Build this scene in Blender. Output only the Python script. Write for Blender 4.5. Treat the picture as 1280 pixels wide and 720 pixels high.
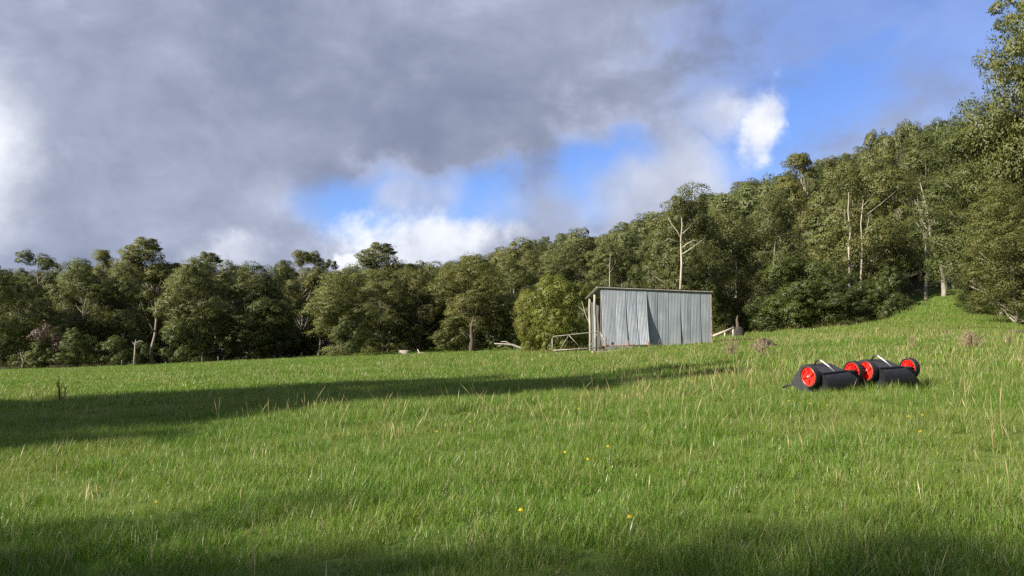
import bpy, bmesh, math, random
import numpy as np
from mathutils import Vector, Matrix

for o in list(bpy.data.objects):
    bpy.data.objects.remove(o)
scene = bpy.context.scene
COL = scene.collection
R = math.radians

# ------------------------------------------------------------------ camera
EYE = 0.95
F = 1108.0                       # focal length in photo pixels (1280 wide)
PITCH = math.atan(80 / F)
cam = bpy.data.cameras.new('camera')
cam.sensor_width = 36
cam.lens = 36 * F / 1280
cam.clip_start = 0.05
cam.clip_end = 9000
camo = bpy.data.objects.new('camera', cam)
camo.location = (0, 0, EYE)
camo.rotation_euler = (math.pi / 2 + PITCH, 0, 0)
COL.objects.link(camo)
scene.camera = camo

# ------------------------------------------------------------------ light
SUN_AZ, SUN_EL = R(30), R(29)    # sun to the left, a little behind the viewer
TO_SUN = Vector((-math.cos(SUN_AZ) * math.cos(SUN_EL), -math.sin(SUN_AZ) * math.cos(SUN_EL), math.sin(SUN_EL)))
sl = bpy.data.lights.new('sun', 'SUN')
sl.energy = 5.0
sl.angle = R(0.53)
sl.color = (1.0, 0.93, 0.80)
so = bpy.data.objects.new('sun', sl)
so.rotation_euler = (-TO_SUN).to_track_quat('-Z', 'Y').to_euler()
COL.objects.link(so)

vs = scene.view_settings
vs.view_transform = 'Standard'
vs.look = 'None'
vs.gamma = 1
vs.exposure = 1.05
vs.use_curve_mapping = False
scene.render.engine = 'CYCLES'
cy = scene.cycles
cy.max_bounces = 5
cy.diffuse_bounces = 3
cy.glossy_bounces = 2
cy.transmission_bounces = 3
cy.transparent_max_bounces = 4
cy.use_denoising = False
cy.sample_clamp_indirect = 4
cy.caustics_reflective = False
cy.caustics_refractive = False

# ------------------------------------------------------------------ node helper
class N:
    def __init__(s, tree):
        s.t = tree
        s.t.nodes.clear()
    def n(s, typ, **kw):
        d = s.t.nodes.new(typ)
        for k, v in kw.items():
            setattr(d, k, v)
        return d
    def set(s, sock, v):
        if isinstance(v, bpy.types.NodeSocket):
            s.t.links.new(v, sock)
        elif v is not None:
            sock.default_value = v
    def math(s, op, a, b=None, c=None, clamp=False):
        d = s.n('ShaderNodeMath', operation=op)
        d.use_clamp = clamp
        s.set(d.inputs[0], a)
        if b is not None: s.set(d.inputs[1], b)
        if c is not None: s.set(d.inputs[2], c)
        return d.outputs[0]
    def vmath(s, op, a, b=None):
        d = s.n('ShaderNodeVectorMath', operation=op)
        s.set(d.inputs[0], a)
        if b is not None: s.set(d.inputs[1], b)
        return d.outputs[0]
    def noise(s, vec, scale, detail=4, rough=0.55, dist=0.0):
        d = s.n('ShaderNodeTexNoise')
        s.set(d.inputs['Vector'], vec)
        d.inputs['Scale'].default_value = scale
        d.inputs['Detail'].default_value = detail
        d.inputs['Roughness'].default_value = rough
        d.inputs['Distortion'].default_value = dist
        return d.outputs['Fac']
    def map(s, v, a, b, c=0.0, d=1.0, smooth=True):
        m = s.n('ShaderNodeMapRange')
        m.interpolation_type = 'SMOOTHSTEP' if smooth else 'LINEAR'
        m.clamp = True
        s.set(m.inputs[0], v)
        for i, q in enumerate((a, b, c, d)):
            s.set(m.inputs[i + 1], q)
        return m.outputs[0]
    def mix(s, f, a, b, blend='MIX'):
        m = s.n('ShaderNodeMix', data_type='RGBA', blend_type=blend)
        s.set(m.inputs[0], f)
        for i, v in ((6, a), (7, b)):
            if isinstance(v, (tuple, list)):
                v = tuple(v)[:3] + (1.0,)
            s.set(m.inputs[i], v)
        return m.outputs[2]
    def comb(s, x, y, z):
        d = s.n('ShaderNodeCombineXYZ')
        for i, v in enumerate((x, y, z)):
            s.set(d.inputs[i], v)
        return d.outputs[0]
    def link(s, a, b):
        s.t.links.new(a, b)

# ------------------------------------------------------------------ sky: blue air with broken grey cloud
world = bpy.data.worlds.new('World')
scene.world = world
world.use_nodes = True
w = N(world.node_tree)
SKY_K = 0.093
sky = w.n('ShaderNodeTexSky', sky_type='NISHITA')
sky.sun_disc = False
sky.sun_elevation = SUN_EL
sky.sun_rotation = math.atan2(TO_SUN.x, TO_SUN.y)
sky.altitude = 300
sky.air_density = 1.0
sky.dust_density = 0.3
sky.ozone_density = 2.5
tc = w.n('ShaderNodeTexCoord')
sep = w.n('ShaderNodeSeparateXYZ')
w.link(tc.outputs['Generated'], sep.inputs[0])
dx, dy, dz = sep.outputs
az = w.math('ARCTAN2', dx, dy)                     # 0 ahead, + to the right
el = w.math('ARCSINE', dz)
dirv = tc.outputs['Generated']
# layer coordinates of a flat cloud deck
den = w.math('ADD', w.math('MAXIMUM', dz, 0.0), 0.12)
deck = w.comb(w.math('DIVIDE', dx, den), w.math('DIVIDE', dy, den), 0.0)
n_deck = w.noise(deck, 1.1, 6, 0.55, 0.25)
n_deck2 = w.noise(w.vmath('ADD', deck, (7.3, 2.1, 0)), 0.42, 5, 0.5, 0.1)
n_puff = w.noise(dirv, 9.0, 8, 0.6, 0.2)
n_big = w.noise(dirv, 3.2, 5, 0.5, 0.2)
n_warp = w.noise(w.vmath('ADD', dirv, (3.1, 5.7, 1.3)), 5.0, 5, 0.55)

def blob(a0, e0, ra, re, nz=None, amp=0.0, lo=0.75, hi=1.25, tilt=0.0):
    """soft ellipse in azimuth / elevation (degrees): 1 inside, 0 outside, edge broken by noise"""
    a0, e0, ra, re = (R(v) for v in (a0, e0, ra, re))
    da = w.math('SUBTRACT', az, a0)
    de = w.math('SUBTRACT', el, e0)
    if tilt:
        de = w.math('SUBTRACT', de, w.math('MULTIPLY', da, tilt))
    qa = w.math('DIVIDE', da, ra)
    qe = w.math('DIVIDE', de, re)
    d = w.math('SQRT', w.math('ADD', w.math('MULTIPLY', qa, qa), w.math('MULTIPLY', qe, qe)))
    if nz is not None:
        d = w.math('ADD', d, w.math('MULTIPLY', w.math('SUBTRACT', nz, 0.5), -amp))
    return w.map(d, lo, hi, 1.0, 0.0)

def vmax(*a):
    r = a[0]
    for b in a[1:]:
        r = w.math('MAXIMUM', r, b)
    return r

# cloud outlines are broken up by bending the directions they are drawn in
def wnoise(off, sc, det=6):
    d = w.n('ShaderNodeTexNoise')
    w.set(d.inputs['Vector'], w.vmath('ADD', dirv, off))
    d.inputs['Scale'].default_value = sc; d.inputs['Detail'].default_value = det; d.inputs['Roughness'].default_value = 0.6
    sp_ = w.n('ShaderNodeSeparateColor'); w.link(d.outputs['Color'], sp_.inputs[0])
    return sp_.outputs[0], sp_.outputs[1]
wa, wb = wnoise((4.2, 1.7, 9.1), 6.5)
wc, wd_ = wnoise((1.2, 8.7, 3.1), 26.0, 7)
az = w.math('ADD', az, w.math('ADD', w.math('MULTIPLY', w.math('SUBTRACT', wa, 0.5), 0.13), w.math('MULTIPLY', w.math('SUBTRACT', wc, 0.5), 0.030)))
el = w.math('ADD', el, w.math('ADD', w.math('MULTIPLY', w.math('SUBTRACT', wb, 0.5), 0.10), w.math('MULTIPLY', w.math('SUBTRACT', wd_, 0.5), 0.030)))
n_det = w.noise(w.vmath('MULTIPLY', dirv, (1.0, 1.0, 1.35)), 8.5, 9, 0.60, 0.25)
# blue openings
gap = vmax(
    w.math('MULTIPLY', blob(-3.0, 9.8, 9.0, 2.4, n_det, 2.0, 0.30, 1.5, 0.05), 0.92),
    w.math('MULTIPLY', blob(4.6, 11.4, 4.4, 3.0, n_det, 1.8, 0.35, 1.6, 0.2), 0.97),
    w.math('MULTIPLY', blob(-9.8, 8.8, 3.6, 2.4, n_big, 1.0, 0.25, 1.5, -0.2), 0.85),
    w.math('MULTIPLY', blob(19.0, 14.8, 8.5, 4.6, n_det, 1.6, 0.2, 1.6, 0.30), 0.84),
    w.math('MULTIPLY', blob(25, 20, 15, 9.5, n_det, 2.2, 0.2, 1.6, 0.1), 0.64),
    w.math('MULTIPLY', w.map(w.math('ADD', n_deck2, w.math('MULTIPLY', w.math('SUBTRACT', n_big, 0.5), 0.5)), 0.58, 0.70, 0.0, 1.0), 0.5))
# blue sky colour
air = w.mix(1.0, sky.outputs[0], (0.56, 0.66, 0.98), 'MULTIPLY')
# grey deck colour, in units of the strength below
shade = w.math('ADD', w.math('MULTIPLY', n_deck, 0.16), w.math('ADD', w.math('MULTIPLY', n_big, 0.46), w.math('MULTIPLY', n_det, 0.38)))
deckc = w.mix(w.map(shade, 0.36, 0.66), (1.24, 1.43, 2.07), (2.38, 2.64, 3.45))
# ragged lighter openings in the deck
deckc = w.mix(w.math('MULTIPLY', w.map(w.math('ADD', w.math('MULTIPLY', n_det, 0.6), w.math('MULTIPLY', n_big, 0.4)), 0.53, 0.72), 0.45), deckc, (3.3, 3.55, 4.4))
glare = blob(-33.6, 11.3, 4.2, 3.8, n_puff, 0.6, 0.0, 1.8)
deckc = w.mix(w.math('MULTIPLY', glare, 0.95), deckc, (6.6, 6.8, 7.0))
# thin bright rim where the deck frays
cover = w.math('SUBTRACT', 1.0, gap)
rim = w.math('MULTIPLY', w.math('MULTIPLY', cover, gap), 3.0)
deckc = w.mix(w.math('MULTIPLY', rim, w.map(n_det, 0.42, 0.68, 0.0, 0.6)), deckc, (3.7, 3.9, 4.6))
skyc = w.mix(w.map(cover, 0.05, 0.95), air, deckc)
# white cumulus low in the openings
veil = vmax(
    w.math('MULTIPLY', blob(9.8, 10.4, 4.6, 3.8, n_puff, 0.9, 0.30, 1.4), 0.88),
    w.math('MULTIPLY', blob(1.5, 8.6, 3.6, 1.8, n_puff, 1.0, 0.1, 1.4), 0.6),
    w.math('MULTIPLY', blob(13.6, 14.6, 2.4, 1.8, n_puff, 1.0, 0.2, 1.4), 0.7),
    w.math('MULTIPLY', blob(-5.6, 10.4, 2.6, 1.8, n_puff, 1.0, 0.2, 1.5), 0.72),
    w.math('MULTIPLY', blob(2.6, 9.0, 3.4, 2.2, n_puff, 1.0, 0.2, 1.5), 0.75))
skyc = w.mix(veil, skyc, w.mix(w.map(n_warp, 0.38, 0.62), (2.35, 2.6, 3.4), (4.0, 4.2, 4.8)))
puffn = w.math('ADD', w.math('MULTIPLY', n_puff, 0.6), w.math('MULTIPLY', n_det, 0.4))
cum = vmax(
    blob(-5.0, 7.0, 5.6, 2.1, puffn, 2.4, 0.50, 1.2),
    blob(16.5, 13.9, 1.4, 2.2, puffn, 4.6, 0.20, 1.25, 0.9),
    w.math('MULTIPLY', blob(14.9, 14.8, 1.5, 1.0, puffn, 3.5, 0.2, 1.3, 0.0), 0.6),
    w.math('MULTIPLY', blob(-17.5, 6.0, 2.6, 1.0, puffn, 1.0, 0.4, 1.4), 0.6),
    blob(-10.9, 5.7, 1.3, 0.7, puffn, 0.6, 0.5, 1.2))
cumc = w.mix(w.map(puffn, 0.38, 0.62), (2.9, 3.15, 3.9), (5.2, 5.35, 5.7))
skyc = w.mix(w.math('MULTIPLY', cum, 0.97), skyc, cumc)
bg = w.n('ShaderNodeBackground')
w.link(skyc, bg.inputs[0])
bg.inputs[1].default_value = SKY_K
wo = w.n('ShaderNodeOutputWorld')
w.link(bg.outputs[0], wo.inputs[0])

# ------------------------------------------------------------------ objects, parts, labels
def tag(o, label=None, cat=None, group=None, kind=None):
    if label: o['label'] = label
    if cat: o['category'] = cat
    if group: o['group'] = group
    if kind: o['kind'] = kind
    return o

def empty(name, loc, rz=0.0, label=None, cat=None, group=None):
    o = bpy.data.objects.new(name, None)
    o.empty_display_size = 0.3
    o.location = loc
    o.rotation_euler = (0, 0, rz)
    COL.objects.link(o)
    return tag(o, label, cat, group)

def link(name, me, parent=None, loc=None):
    o = bpy.data.objects.new(name, me)
    COL.objects.link(o)
    if parent is not None: o.parent = parent
    if loc is not None: o.location = loc
    return o

def mesh_np(name, V, faces, mat, smooth=False, attr=None, normals=None):
    """faces: list of (k,n) int arrays, all k-gons"""
    me = bpy.data.meshes.new(name)
    V = np.asarray(V, dtype=np.float32)
    faces = [np.asarray(f, dtype=np.int32) for f in faces if len(f)]
    nl = sum(f.size for f in faces)
    npoly = sum(len(f) for f in faces)
    me.vertices.add(len(V))
    me.vertices.foreach_set('co', V.ravel())
    me.loops.add(nl)
    me.loops.foreach_set('vertex_index', np.concatenate([f.ravel() for f in faces]))
    me.polygons.add(npoly)
    tot = np.concatenate([np.full(len(f), f.shape[1], dtype=np.int32) for f in faces])
    st = np.concatenate([[0], np.cumsum(tot)[:-1]]).astype(np.int32)
    me.polygons.foreach_set('loop_start', st)
    me.polygons.foreach_set('loop_total', tot)
    me.polygons.foreach_set('use_smooth', np.full(npoly, smooth))
    if attr:
        for k, a in attr.items():
            at = me.attributes.new(k, 'FLOAT', 'POINT')
            at.data.foreach_set('value', np.asarray(a, dtype=np.float32))
    me.update(calc_edges=True)
    if normals is None:
        me.validate()
    else:
        me.normals_split_custom_set_from_vertices(np.asarray(normals, np.float32))
    if mat: me.materials.append(mat)
    return me

class MB:
    """collects boxes, tubes, lathes and grids and makes ONE mesh of them"""
    def __init__(s):
        s.v, s.q, s.t, s.n = [], [], [], 0
    def add(s, V, quads=(), tris=()):
        V = np.asarray(V, dtype=float)
        s.v.append(V)
        if len(quads): s.q.append(np.asarray(quads, int) + s.n)
        if len(tris): s.t.append(np.asarray(tris, int) + s.n)
        s.n += len(V)
    def box(s, c, size, rot=None):
        hx, hy, hz = (q / 2 for q in size)
        V = np.array([(x, y, z) for x in (-hx, hx) for y in (-hy, hy) for z in (-hz, hz)])
        if rot is not None:
            V = V @ np.array(rot.to_3x3()).T
        V = V + np.array(c)
        s.add(V, [(0, 1, 3, 2), (4, 6, 7, 5), (0, 4, 5, 1), (2, 3, 7, 6), (0, 2, 6, 4), (1, 5, 7, 3)])
    def tube(s, pts, rad, sides=6, caps=True):
        P = np.asarray(pts, float)
        n = len(P)
        rad = np.full(n, rad) if np.isscalar(rad) else np.asarray(rad, float)
        d = np.gradient(P, axis=0)
        d /= np.linalg.norm(d, axis=1)[:, None] + 1e-9
        ref = np.array((0, 0, 1.0)) if abs(d[0][2]) < 0.9 else np.array((1.0, 0, 0))
        a = np.cross(d, ref); a /= np.linalg.norm(a, axis=1)[:, None] + 1e-9
        b = np.cross(d, a)
        ang = np.linspace(0, 2 * math.pi, sides, endpoint=False)
        V = (P[:, None] + rad[:, None, None] * (np.cos(ang)[None, :, None] * a[:, None] + np.sin(ang)[None, :, None] * b[:, None])).reshape(-1, 3)
        q = []
        for i in range(n - 1):
            for j in range(sides):
                k = (j + 1) % sides
                q.append((i * sides + j, i * sides + k, (i + 1) * sides + k, (i + 1) * sides + j))
        t = []
        if caps:
            V = np.vstack([V, P[0], P[-1]])
            for j in range(sides):
                k = (j + 1) % sides
                t.append((n * sides, k, j))
                t.append((n * sides + 1, (n - 1) * sides + j, (n - 1) * sides + k))
        s.add(V, q, t)
    def lathe(s, prof, sides=24, axis='x', c=(0, 0, 0)):
        """prof: (along, radius) pairs, closed ring if first == last"""
        prof = np.asarray(prof, float)
        n = len(prof)
        ang = np.linspace(0, 2 * math.pi, sides, endpoint=False)
        al = np.repeat(prof[:, 0][:, None], sides, 1)
        c1 = prof[:, 1][:, None] * np.cos(ang); s1 = prof[:, 1][:, None] * np.sin(ang)
        V = np.stack([al, c1, s1] if axis == 'x' else [c1, s1, al], -1).reshape(-1, 3) + np.array(c)
        q = []
        for i in range(n - 1):
            for j in range(sides):
                k = (j + 1) % sides
                q.append((i * sides + j, i * sides + k, (i + 1) * sides + k, (i + 1) * sides + j))
        s.add(V, q)
    def grid(s, P):
        """P: (m,n,3)"""
        m, n, _ = P.shape
        i = np.arange(m * n).reshape(m, n)
        q = np.stack([i[:-1, :-1], i[:-1, 1:], i[1:, 1:], i[1:, :-1]], -1).reshape(-1, 4)
        s.add(P.reshape(-1, 3), q)
    def mesh(s, name, mat, smooth=False):
        return mesh_np(name, np.vstack(s.v), [np.vstack(s.q) if s.q else [], np.vstack(s.t) if s.t else []], mat, smooth)
    def build(s, name, mat, parent=None, smooth=False, loc=None):
        return link(name, s.mesh(name, mat, smooth), parent, loc)

# ------------------------------------------------------------------ terrain
_PX = np.array([-900, 0, 200, 400, 640, 760, 900, 1000, 1090, 1280, 2000.])
_TT = np.array([-.022, -.0195, -.0147, -.0056, .0020, .0065, .0175, .0245, .0300, .0300, .020])
_DT = np.array([110, 110, 110, 110, 105, 100, 92, 86, 82, 80, 80.])
_KX = np.array([-400, 400, 480, 560, 640, 760, 880, 1000, 1100, 1200, 1400, 2200.])
_KZ = np.array([0, 0, 3, 9, 14, 18, 29, 38, 46, 50, 53, 30.])

def gz(x, y):
    """ground height at a point"""
    x = np.asarray(x, float); y = np.asarray(y, float)
    r = np.hypot(x, y)
    th = np.arctan2(x, y)
    px = 640 + F * np.tan(np.clip(th, -1.0, 0.93))
    T = np.interp(px, _PX, _TT); Dt = np.interp(px, _PX, _DT)
    front = np.clip((np.cos(th) + 0.2) / 0.7, 0, 1); front = front * front * (3 - 2 * front)
    s = (T + EYE / Dt) * np.maximum(np.cos(th), 0.3) * front
    rr = Dt * np.tanh(r / Dt / 1.15) / np.tanh(1 / 1.15) if False else np.minimum(r, 400)
    reach = Dt / np.maximum(np.cos(th), 0.3)
    z = s * np.where(r < reach, r, reach + (r - reach) * 0.3 * np.exp(-np.maximum(r - reach, 0) / 150))
    # forested hill
    yy = np.clip((r * np.maximum(np.cos(th), 0) - 98) / 190, 0, 1)
    z = z + np.interp(px, _KX, _KZ) * (yy * yy * (3 - 2 * yy) * 0.4 + yy * 0.6) * front
    # the grassed shoulder that climbs between the trees on the right
    g = np.exp(-((px - 1190) / np.where(px < 1190, 60.0, 190.0)) ** 2) * np.clip((r - 48) / 45, 0, 1) * front
    z = z + g * 2.7
    z = z + 0.18 * np.exp(-((r - 46) / 15) ** 2) * np.exp(-((px - 800) / 150.0) ** 2) * front
    # small unevenness
    z = z + 0.022 * np.sin(x * 0.9 + 0.4) * np.sin(y * 0.75 + 1.1) * np.clip(r / 4, 0, 1) + 0.05 * np.sin(x * 0.23 + y * 0.17) * np.clip(r / 12, 0, 1)
    return z

def ray(px, py):
    u, v = (px - 640) / F, (360 - py) / F
    y = math.cos(PITCH) - v * math.sin(PITCH)
    z = math.sin(PITCH) + v * math.cos(PITCH)
    return u / y, z / y
def at(px, D):
    """ground point in the column of photo pixel px, D metres ahead"""
    x = ray(px, 430)[0] * D
    return Vector((x, D, float(gz(x, D))))
def height_at(py, D):
    return EYE + ray(640, py)[1] * D
def on_ground(px, py):
    """where the ray through a photo pixel meets the ground"""
    x, z = ray(px, py)
    D = np.geomspace(1.5, 400, 4000)
    h = EYE + z * D - gz(x * D, D)
    i = int(np.argmax(h < 0)) if (h < 0).any() else 3999
    return Vector((x * D[i], D[i], float(gz(x * D[i], D[i]))))

# ------------------------------------------------------------------ materials
def mat_new(name):
    m = bpy.data.materials.new(name)
    m.use_nodes = True
    return m, N(m.node_tree)

def out(nn, sh):
    o = nn.n('ShaderNodeOutputMaterial')
    nn.link(sh, o.inputs[0])

def principled(nn, color, rough=0.6, metal=0.0, spec=0.5, bump=None, bstr=0.3, bdist=0.01):
    p = nn.n('ShaderNodeBsdfPrincipled')
    if isinstance(color, (tuple, list)): color = tuple(color)[:3] + (1,)
    nn.set(p.inputs['Base Color'], color)
    nn.set(p.inputs['Roughness'], rough)
    nn.set(p.inputs['Metallic'], metal)
    nn.set(p.inputs['Specular IOR Level'], spec)
    if bump is not None:
        b = nn.n('ShaderNodeBump')
        b.inputs['Strength'].default_value = bstr
        b.inputs['Distance'].default_value = bdist
        nn.link(bump, b.inputs['Height'])
        nn.link(b.outputs[0], p.inputs['Normal'])
    return p.outputs[0]

def simple(name, c1, c2, scale=8, rough=0.6, metal=0.0, spec=0.5, bump=0.3, stretch=None, bdist=0.01):
    m, nn = mat_new(name)
    t = nn.n('ShaderNodeTexCoord')
    vec = t.outputs['Object']
    if stretch: vec = nn.vmath('MULTIPLY', vec, stretch)
    f = nn.noise(vec, scale, 6, 0.6)
    out(nn, principled(nn, nn.mix(nn.map(f, 0.3, 0.7), c1, c2), rough, metal, spec, f, bump, bdist))
    return m

def foliage(name, dark, light, dry=(0.10, 0.085, 0.035), trans=0.31, rough=0.5, spread=0.5, vary=0.42):
    m, nn = mat_new(name)
    oi = nn.n('ShaderNodeObjectInfo')
    a = nn.n('ShaderNodeAttribute', attribute_name='tint')
    f = nn.math('ADD', nn.math('MULTIPLY', a.outputs['Fac'], 1 - spread), nn.math('MULTIPLY', oi.outputs['Random'], spread))
    c = nn.mix(f, dark, light)
    c = nn.mix(nn.map(a.outputs['Fac'], 0.94, 1.0, 0, 0.4), c, dry)
    kind = nn.math('FRACT', nn.math('MULTIPLY', oi.outputs['Random'], 7.31))
    c = nn.mix(nn.map(kind, 0.0, 0.30, vary, 0.0), c, nn.mix(1.0, c, (0.80, 0.95, 1.0), 'MULTIPLY'))
    c = nn.mix(nn.map(kind, 0.68, 1.0, 0.0, vary), c, nn.mix(1.0, c, (1.30, 1.06, 0.80), 'MULTIPLY'))
    p = principled(nn, c, rough, 0, 0.35)
    tr = nn.n('ShaderNodeBsdfTranslucent')
    nn.link(nn.mix(1.0, c, (1.1, 1.25, 0.6), 'MULTIPLY'), tr.inputs[0])
    mx = nn.n('ShaderNodeMixShader')
    mx.inputs[0].default_value = trans
    nn.link(p, mx.inputs[1]); nn.link(tr.outputs[0], mx.inputs[2])
    out(nn, mx.outputs[0])
    return m

M = {}
M['gum'] = foliage('gum_leaves', (0.072, 0.084, 0.025), (0.158, 0.164, 0.052))
M['gum_hill'] = foliage('hill_gum_leaves', (0.080, 0.094, 0.034), (0.158, 0.168, 0.063))
M['gum_near'] = foliage('near_gum_leaves', (0.084, 0.098, 0.027), (0.170, 0.178, 0.056))
M['dark'] = foliage('blackwood_leaves', (0.052, 0.068, 0.016), (0.118, 0.134, 0.034))
M['wattle'] = foliage('wattle_leaves', (0.080, 0.100, 0.017), (0.170, 0.182, 0.030))
M['dead_leaf'] = foliage('dead_leaves', (0.10, 0.062, 0.045), (0.20, 0.135, 0.100), trans=0.1)
M['bark'] = simple('gum_bark', (0.14, 0.115, 0.09), (0.40, 0.35, 0.29), 1.2, 0.8, bump=0.3, stretch=(1, 1, 0.25))
M['darkbark'] = simple('dark_bark', (0.06, 0.045, 0.035), (0.16, 0.12, 0.09), 2.0, 0.9, bump=0.4, stretch=(1, 1, 0.3))
M['whitebark'] = simple('white_bark', (0.20, 0.175, 0.14), (0.52, 0.46, 0.38), 1.0, 0.75, bump=0.2, stretch=(1, 1, 0.3))
M['greywood'] = simple('weathered_wood', (0.20, 0.17, 0.14), (0.42, 0.38, 0.32), 5, 0.85, bump=0.4, stretch=(3, 3, 0.4))
M['palewood'] = simple('pale_cut_wood', (0.27, 0.23, 0.18), (0.46, 0.40, 0.32), 6, 0.85, bump=0.3)
M['blackwood'] = simple('charred_wood', (0.012, 0.011, 0.010), (0.055, 0.045, 0.040), 4, 0.9, bump=0.5)
M['rust'] = simple('rusted_steel', (0.13, 0.06, 0.035), (0.30, 0.17, 0.11), 9, 0.8, bump=0.2)
M['pipe'] = simple('old_galvanised_pipe', (0.22, 0.19, 0.16), (0.36, 0.33, 0.30), 7, 0.55, 0.3, bump=0.1)
M['plastic'] = simple('black_plastic', (0.010, 0.010, 0.011), (0.020, 0.020, 0.021), 14, 0.38, bump=0.06)
M['fabric'] = simple('black_canvas', (0.019, 0.019, 0.021), (0.036, 0.036, 0.040), 20, 0.66, bump=0.15)
M['rubber'] = simple('tyre_rubber', (0.016, 0.015, 0.014), (0.045, 0.042, 0.038), 18, 0.7, bump=0.1)
M['red'] = simple('red_plastic', (0.60, 0.012, 0.010), (0.75, 0.030, 0.018), 6, 0.38, bump=0.04)
M['chrome'] = simple('bright_steel', (0.38, 0.38, 0.38), (0.52, 0.52, 0.52), 10, 0.42, 0.7, bump=0.03)
M['darksteel'] = simple('dark_steel', (0.03, 0.03, 0.032), (0.07, 0.07, 0.075), 10, 0.4, 0.5, bump=0.05)
M['sticker'] = simple('white_sticker', (0.55, 0.70, 0.78), (0.82, 0.86, 0.88), 30, 0.4, bump=0.02)
M['soil'] = simple('turned_soil', (0.022, 0.016, 0.011), (0.070, 0.050, 0.034), 7, 0.95, bump=0.8, bdist=0.05)
M['twig'] = simple('dry_twigs', (0.16, 0.115, 0.070), (0.37, 0.285, 0.19), 6, 0.9, bump=0.2)
M['redstalk'] = simple('rusty_dock_stalks', (0.13, 0.055, 0.028), (0.25, 0.12, 0.065), 6, 0.9, bump=0.2)
M['petal'] = simple('yellow_petals', (0.80, 0.56, 0.010), (0.88, 0.68, 0.03), 20, 0.6, bump=0.05)
M['weed'] = foliage('broad_weed_leaves', (0.14, 0.20, 0.085), (0.28, 0.35, 0.19), trans=0.2, spread=0.2, vary=0.0)

def metal_sheet():
    m, nn = mat_new('weathered_galvanised_iron')
    t = nn.n('ShaderNodeTexCoord'); oi = nn.n('ShaderNodeObjectInfo')
    off = nn.comb(nn.math('MULTIPLY', oi.outputs['Random'], 37.0), 0.0, 0.0)
    v = nn.vmath('ADD', t.outputs['Object'], off)
    streak = nn.noise(nn.vmath('MULTIPLY', v, (9, 9, 0.35)), 1.6, 6, 0.65)
    blot = nn.noise(v, 1.3, 5, 0.6)
    c = nn.mix(nn.map(streak, 0.3, 0.72), (0.185, 0.212, 0.236), (0.300, 0.330, 0.360))
    c = nn.mix(nn.math('MULTIPLY', nn.map(blot, 0.52, 0.75), 0.45), c, (0.38, 0.40, 0.41))
    c = nn.mix(nn.math('MULTIPLY', oi.outputs['Random'], 0.35), c, (0.27, 0.285, 0.295))
    rustf = nn.math('MULTIPLY', nn.map(nn.noise(nn.vmath('MULTIPLY', v, (14, 14, 0.5)), 2.0, 5, 0.7), 0.60, 0.78), 0.45)
    c = nn.mix(rustf, c, (0.17, 0.115, 0.085))
    out(nn, principled(nn, c, nn.map(blot, 0.3, 0.7, 0.42, 0.62), 0.35, 0.5, streak, 0.08))
    return m
M['iron'] = metal_sheet()

def grass_mat():
    m, nn = mat_new('pasture_grass')
    a = nn.n('ShaderNodeAttribute', attribute_name='tint')
    g = nn.n('ShaderNodeNewGeometry')
    pos = g.outputs['Position']
    patch = nn.noise(pos, 0.42, 5, 0.6, 0.4)
    patch2 = nn.noise(nn.vmath('ADD', pos, (31, 7, 0)), 0.10, 4, 0.55, 0.3)
    c = nn.mix(a.outputs['Fac'], (0.065, 0.132, 0.012), (0.172, 0.288, 0.027))
    c = nn.mix(nn.math('MULTIPLY', nn.map(patch, 0.42, 0.70), 0.70), c, (0.205, 0.250, 0.055))
    c = nn.mix(nn.math('MULTIPLY', nn.map(patch2, 0.48, 0.68), 0.55), c, (0.205, 0.245, 0.058))
    c = nn.mix(nn.map(a.outputs['Fac'], 0.90, 0.95), c, (0.40, 0.34, 0.18))
    p = principled(nn, c, nn.map(nn.math('FRACT', nn.math('MULTIPLY', a.outputs['Fac'], 17.3)), 0.0, 1.0, 0.34, 0.60), 0, 0.45)
    tr = nn.n('ShaderNodeBsdfTranslucent')
    nn.link(nn.mix(1.0, c, (1.15, 1.30, 0.5), 'MULTIPLY'), tr.inputs[0])
    mx = nn.n('ShaderNodeMixShader')
    mx.inputs[0].default_value = 0.35
    nn.link(p, mx.inputs[1]); nn.link(tr.outputs[0], mx.inputs[2])
    out(nn, mx.outputs[0])
    return m
M['grass'] = grass_mat()
M['straw'] = foliage('dry_stems', (0.26, 0.19, 0.085), (0.50, 0.41, 0.22), dry=(0.16, 0.09, 0.05), trans=0.15, spread=0.15, vary=0.0)

def ground_mat():
    m, nn = mat_new('paddock_ground')
    g = nn.n('ShaderNodeNewGeometry')
    pos = g.outputs['Position']
    fine = nn.noise(pos, 14, 6, 0.65)
    patch = nn.noise(pos, 0.42, 5, 0.6, 0.4)
    patch2 = nn.noise(nn.vmath('ADD', pos, (31, 7, 0)), 0.10, 4, 0.55, 0.3)
    c = nn.mix(nn.map(fine, 0.3, 0.7), (0.050, 0.090, 0.010), (0.110, 0.180, 0.018))
    c = nn.mix(nn.math('MULTIPLY', nn.map(patch, 0.42, 0.70), 0.5), c, (0.120, 0.130, 0.036))
    c = nn.mix(nn.math('MULTIPLY', nn.map(patch2, 0.48, 0.68), 0.45), c, (0.130, 0.145, 0.040))
    # leaf litter under the forest, beyond the paddock
    sp = nn.n('ShaderNodeSeparateXYZ'); nn.link(pos, sp.inputs[0])
    far = nn.map(nn.math('SQRT', nn.math('ADD', nn.math('MULTIPLY', sp.outputs[0], sp.outputs[0]), nn.math('MULTIPLY', sp.outputs[1], sp.outputs[1]))), 118, 135)
    c = nn.mix(far, c, (0.045, 0.042, 0.022))
    out(nn, principled(nn, c, 0.9, 0, 0.2, fine, 0.6, 0.05))
    return m
M['ground'] = ground_mat()

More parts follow.
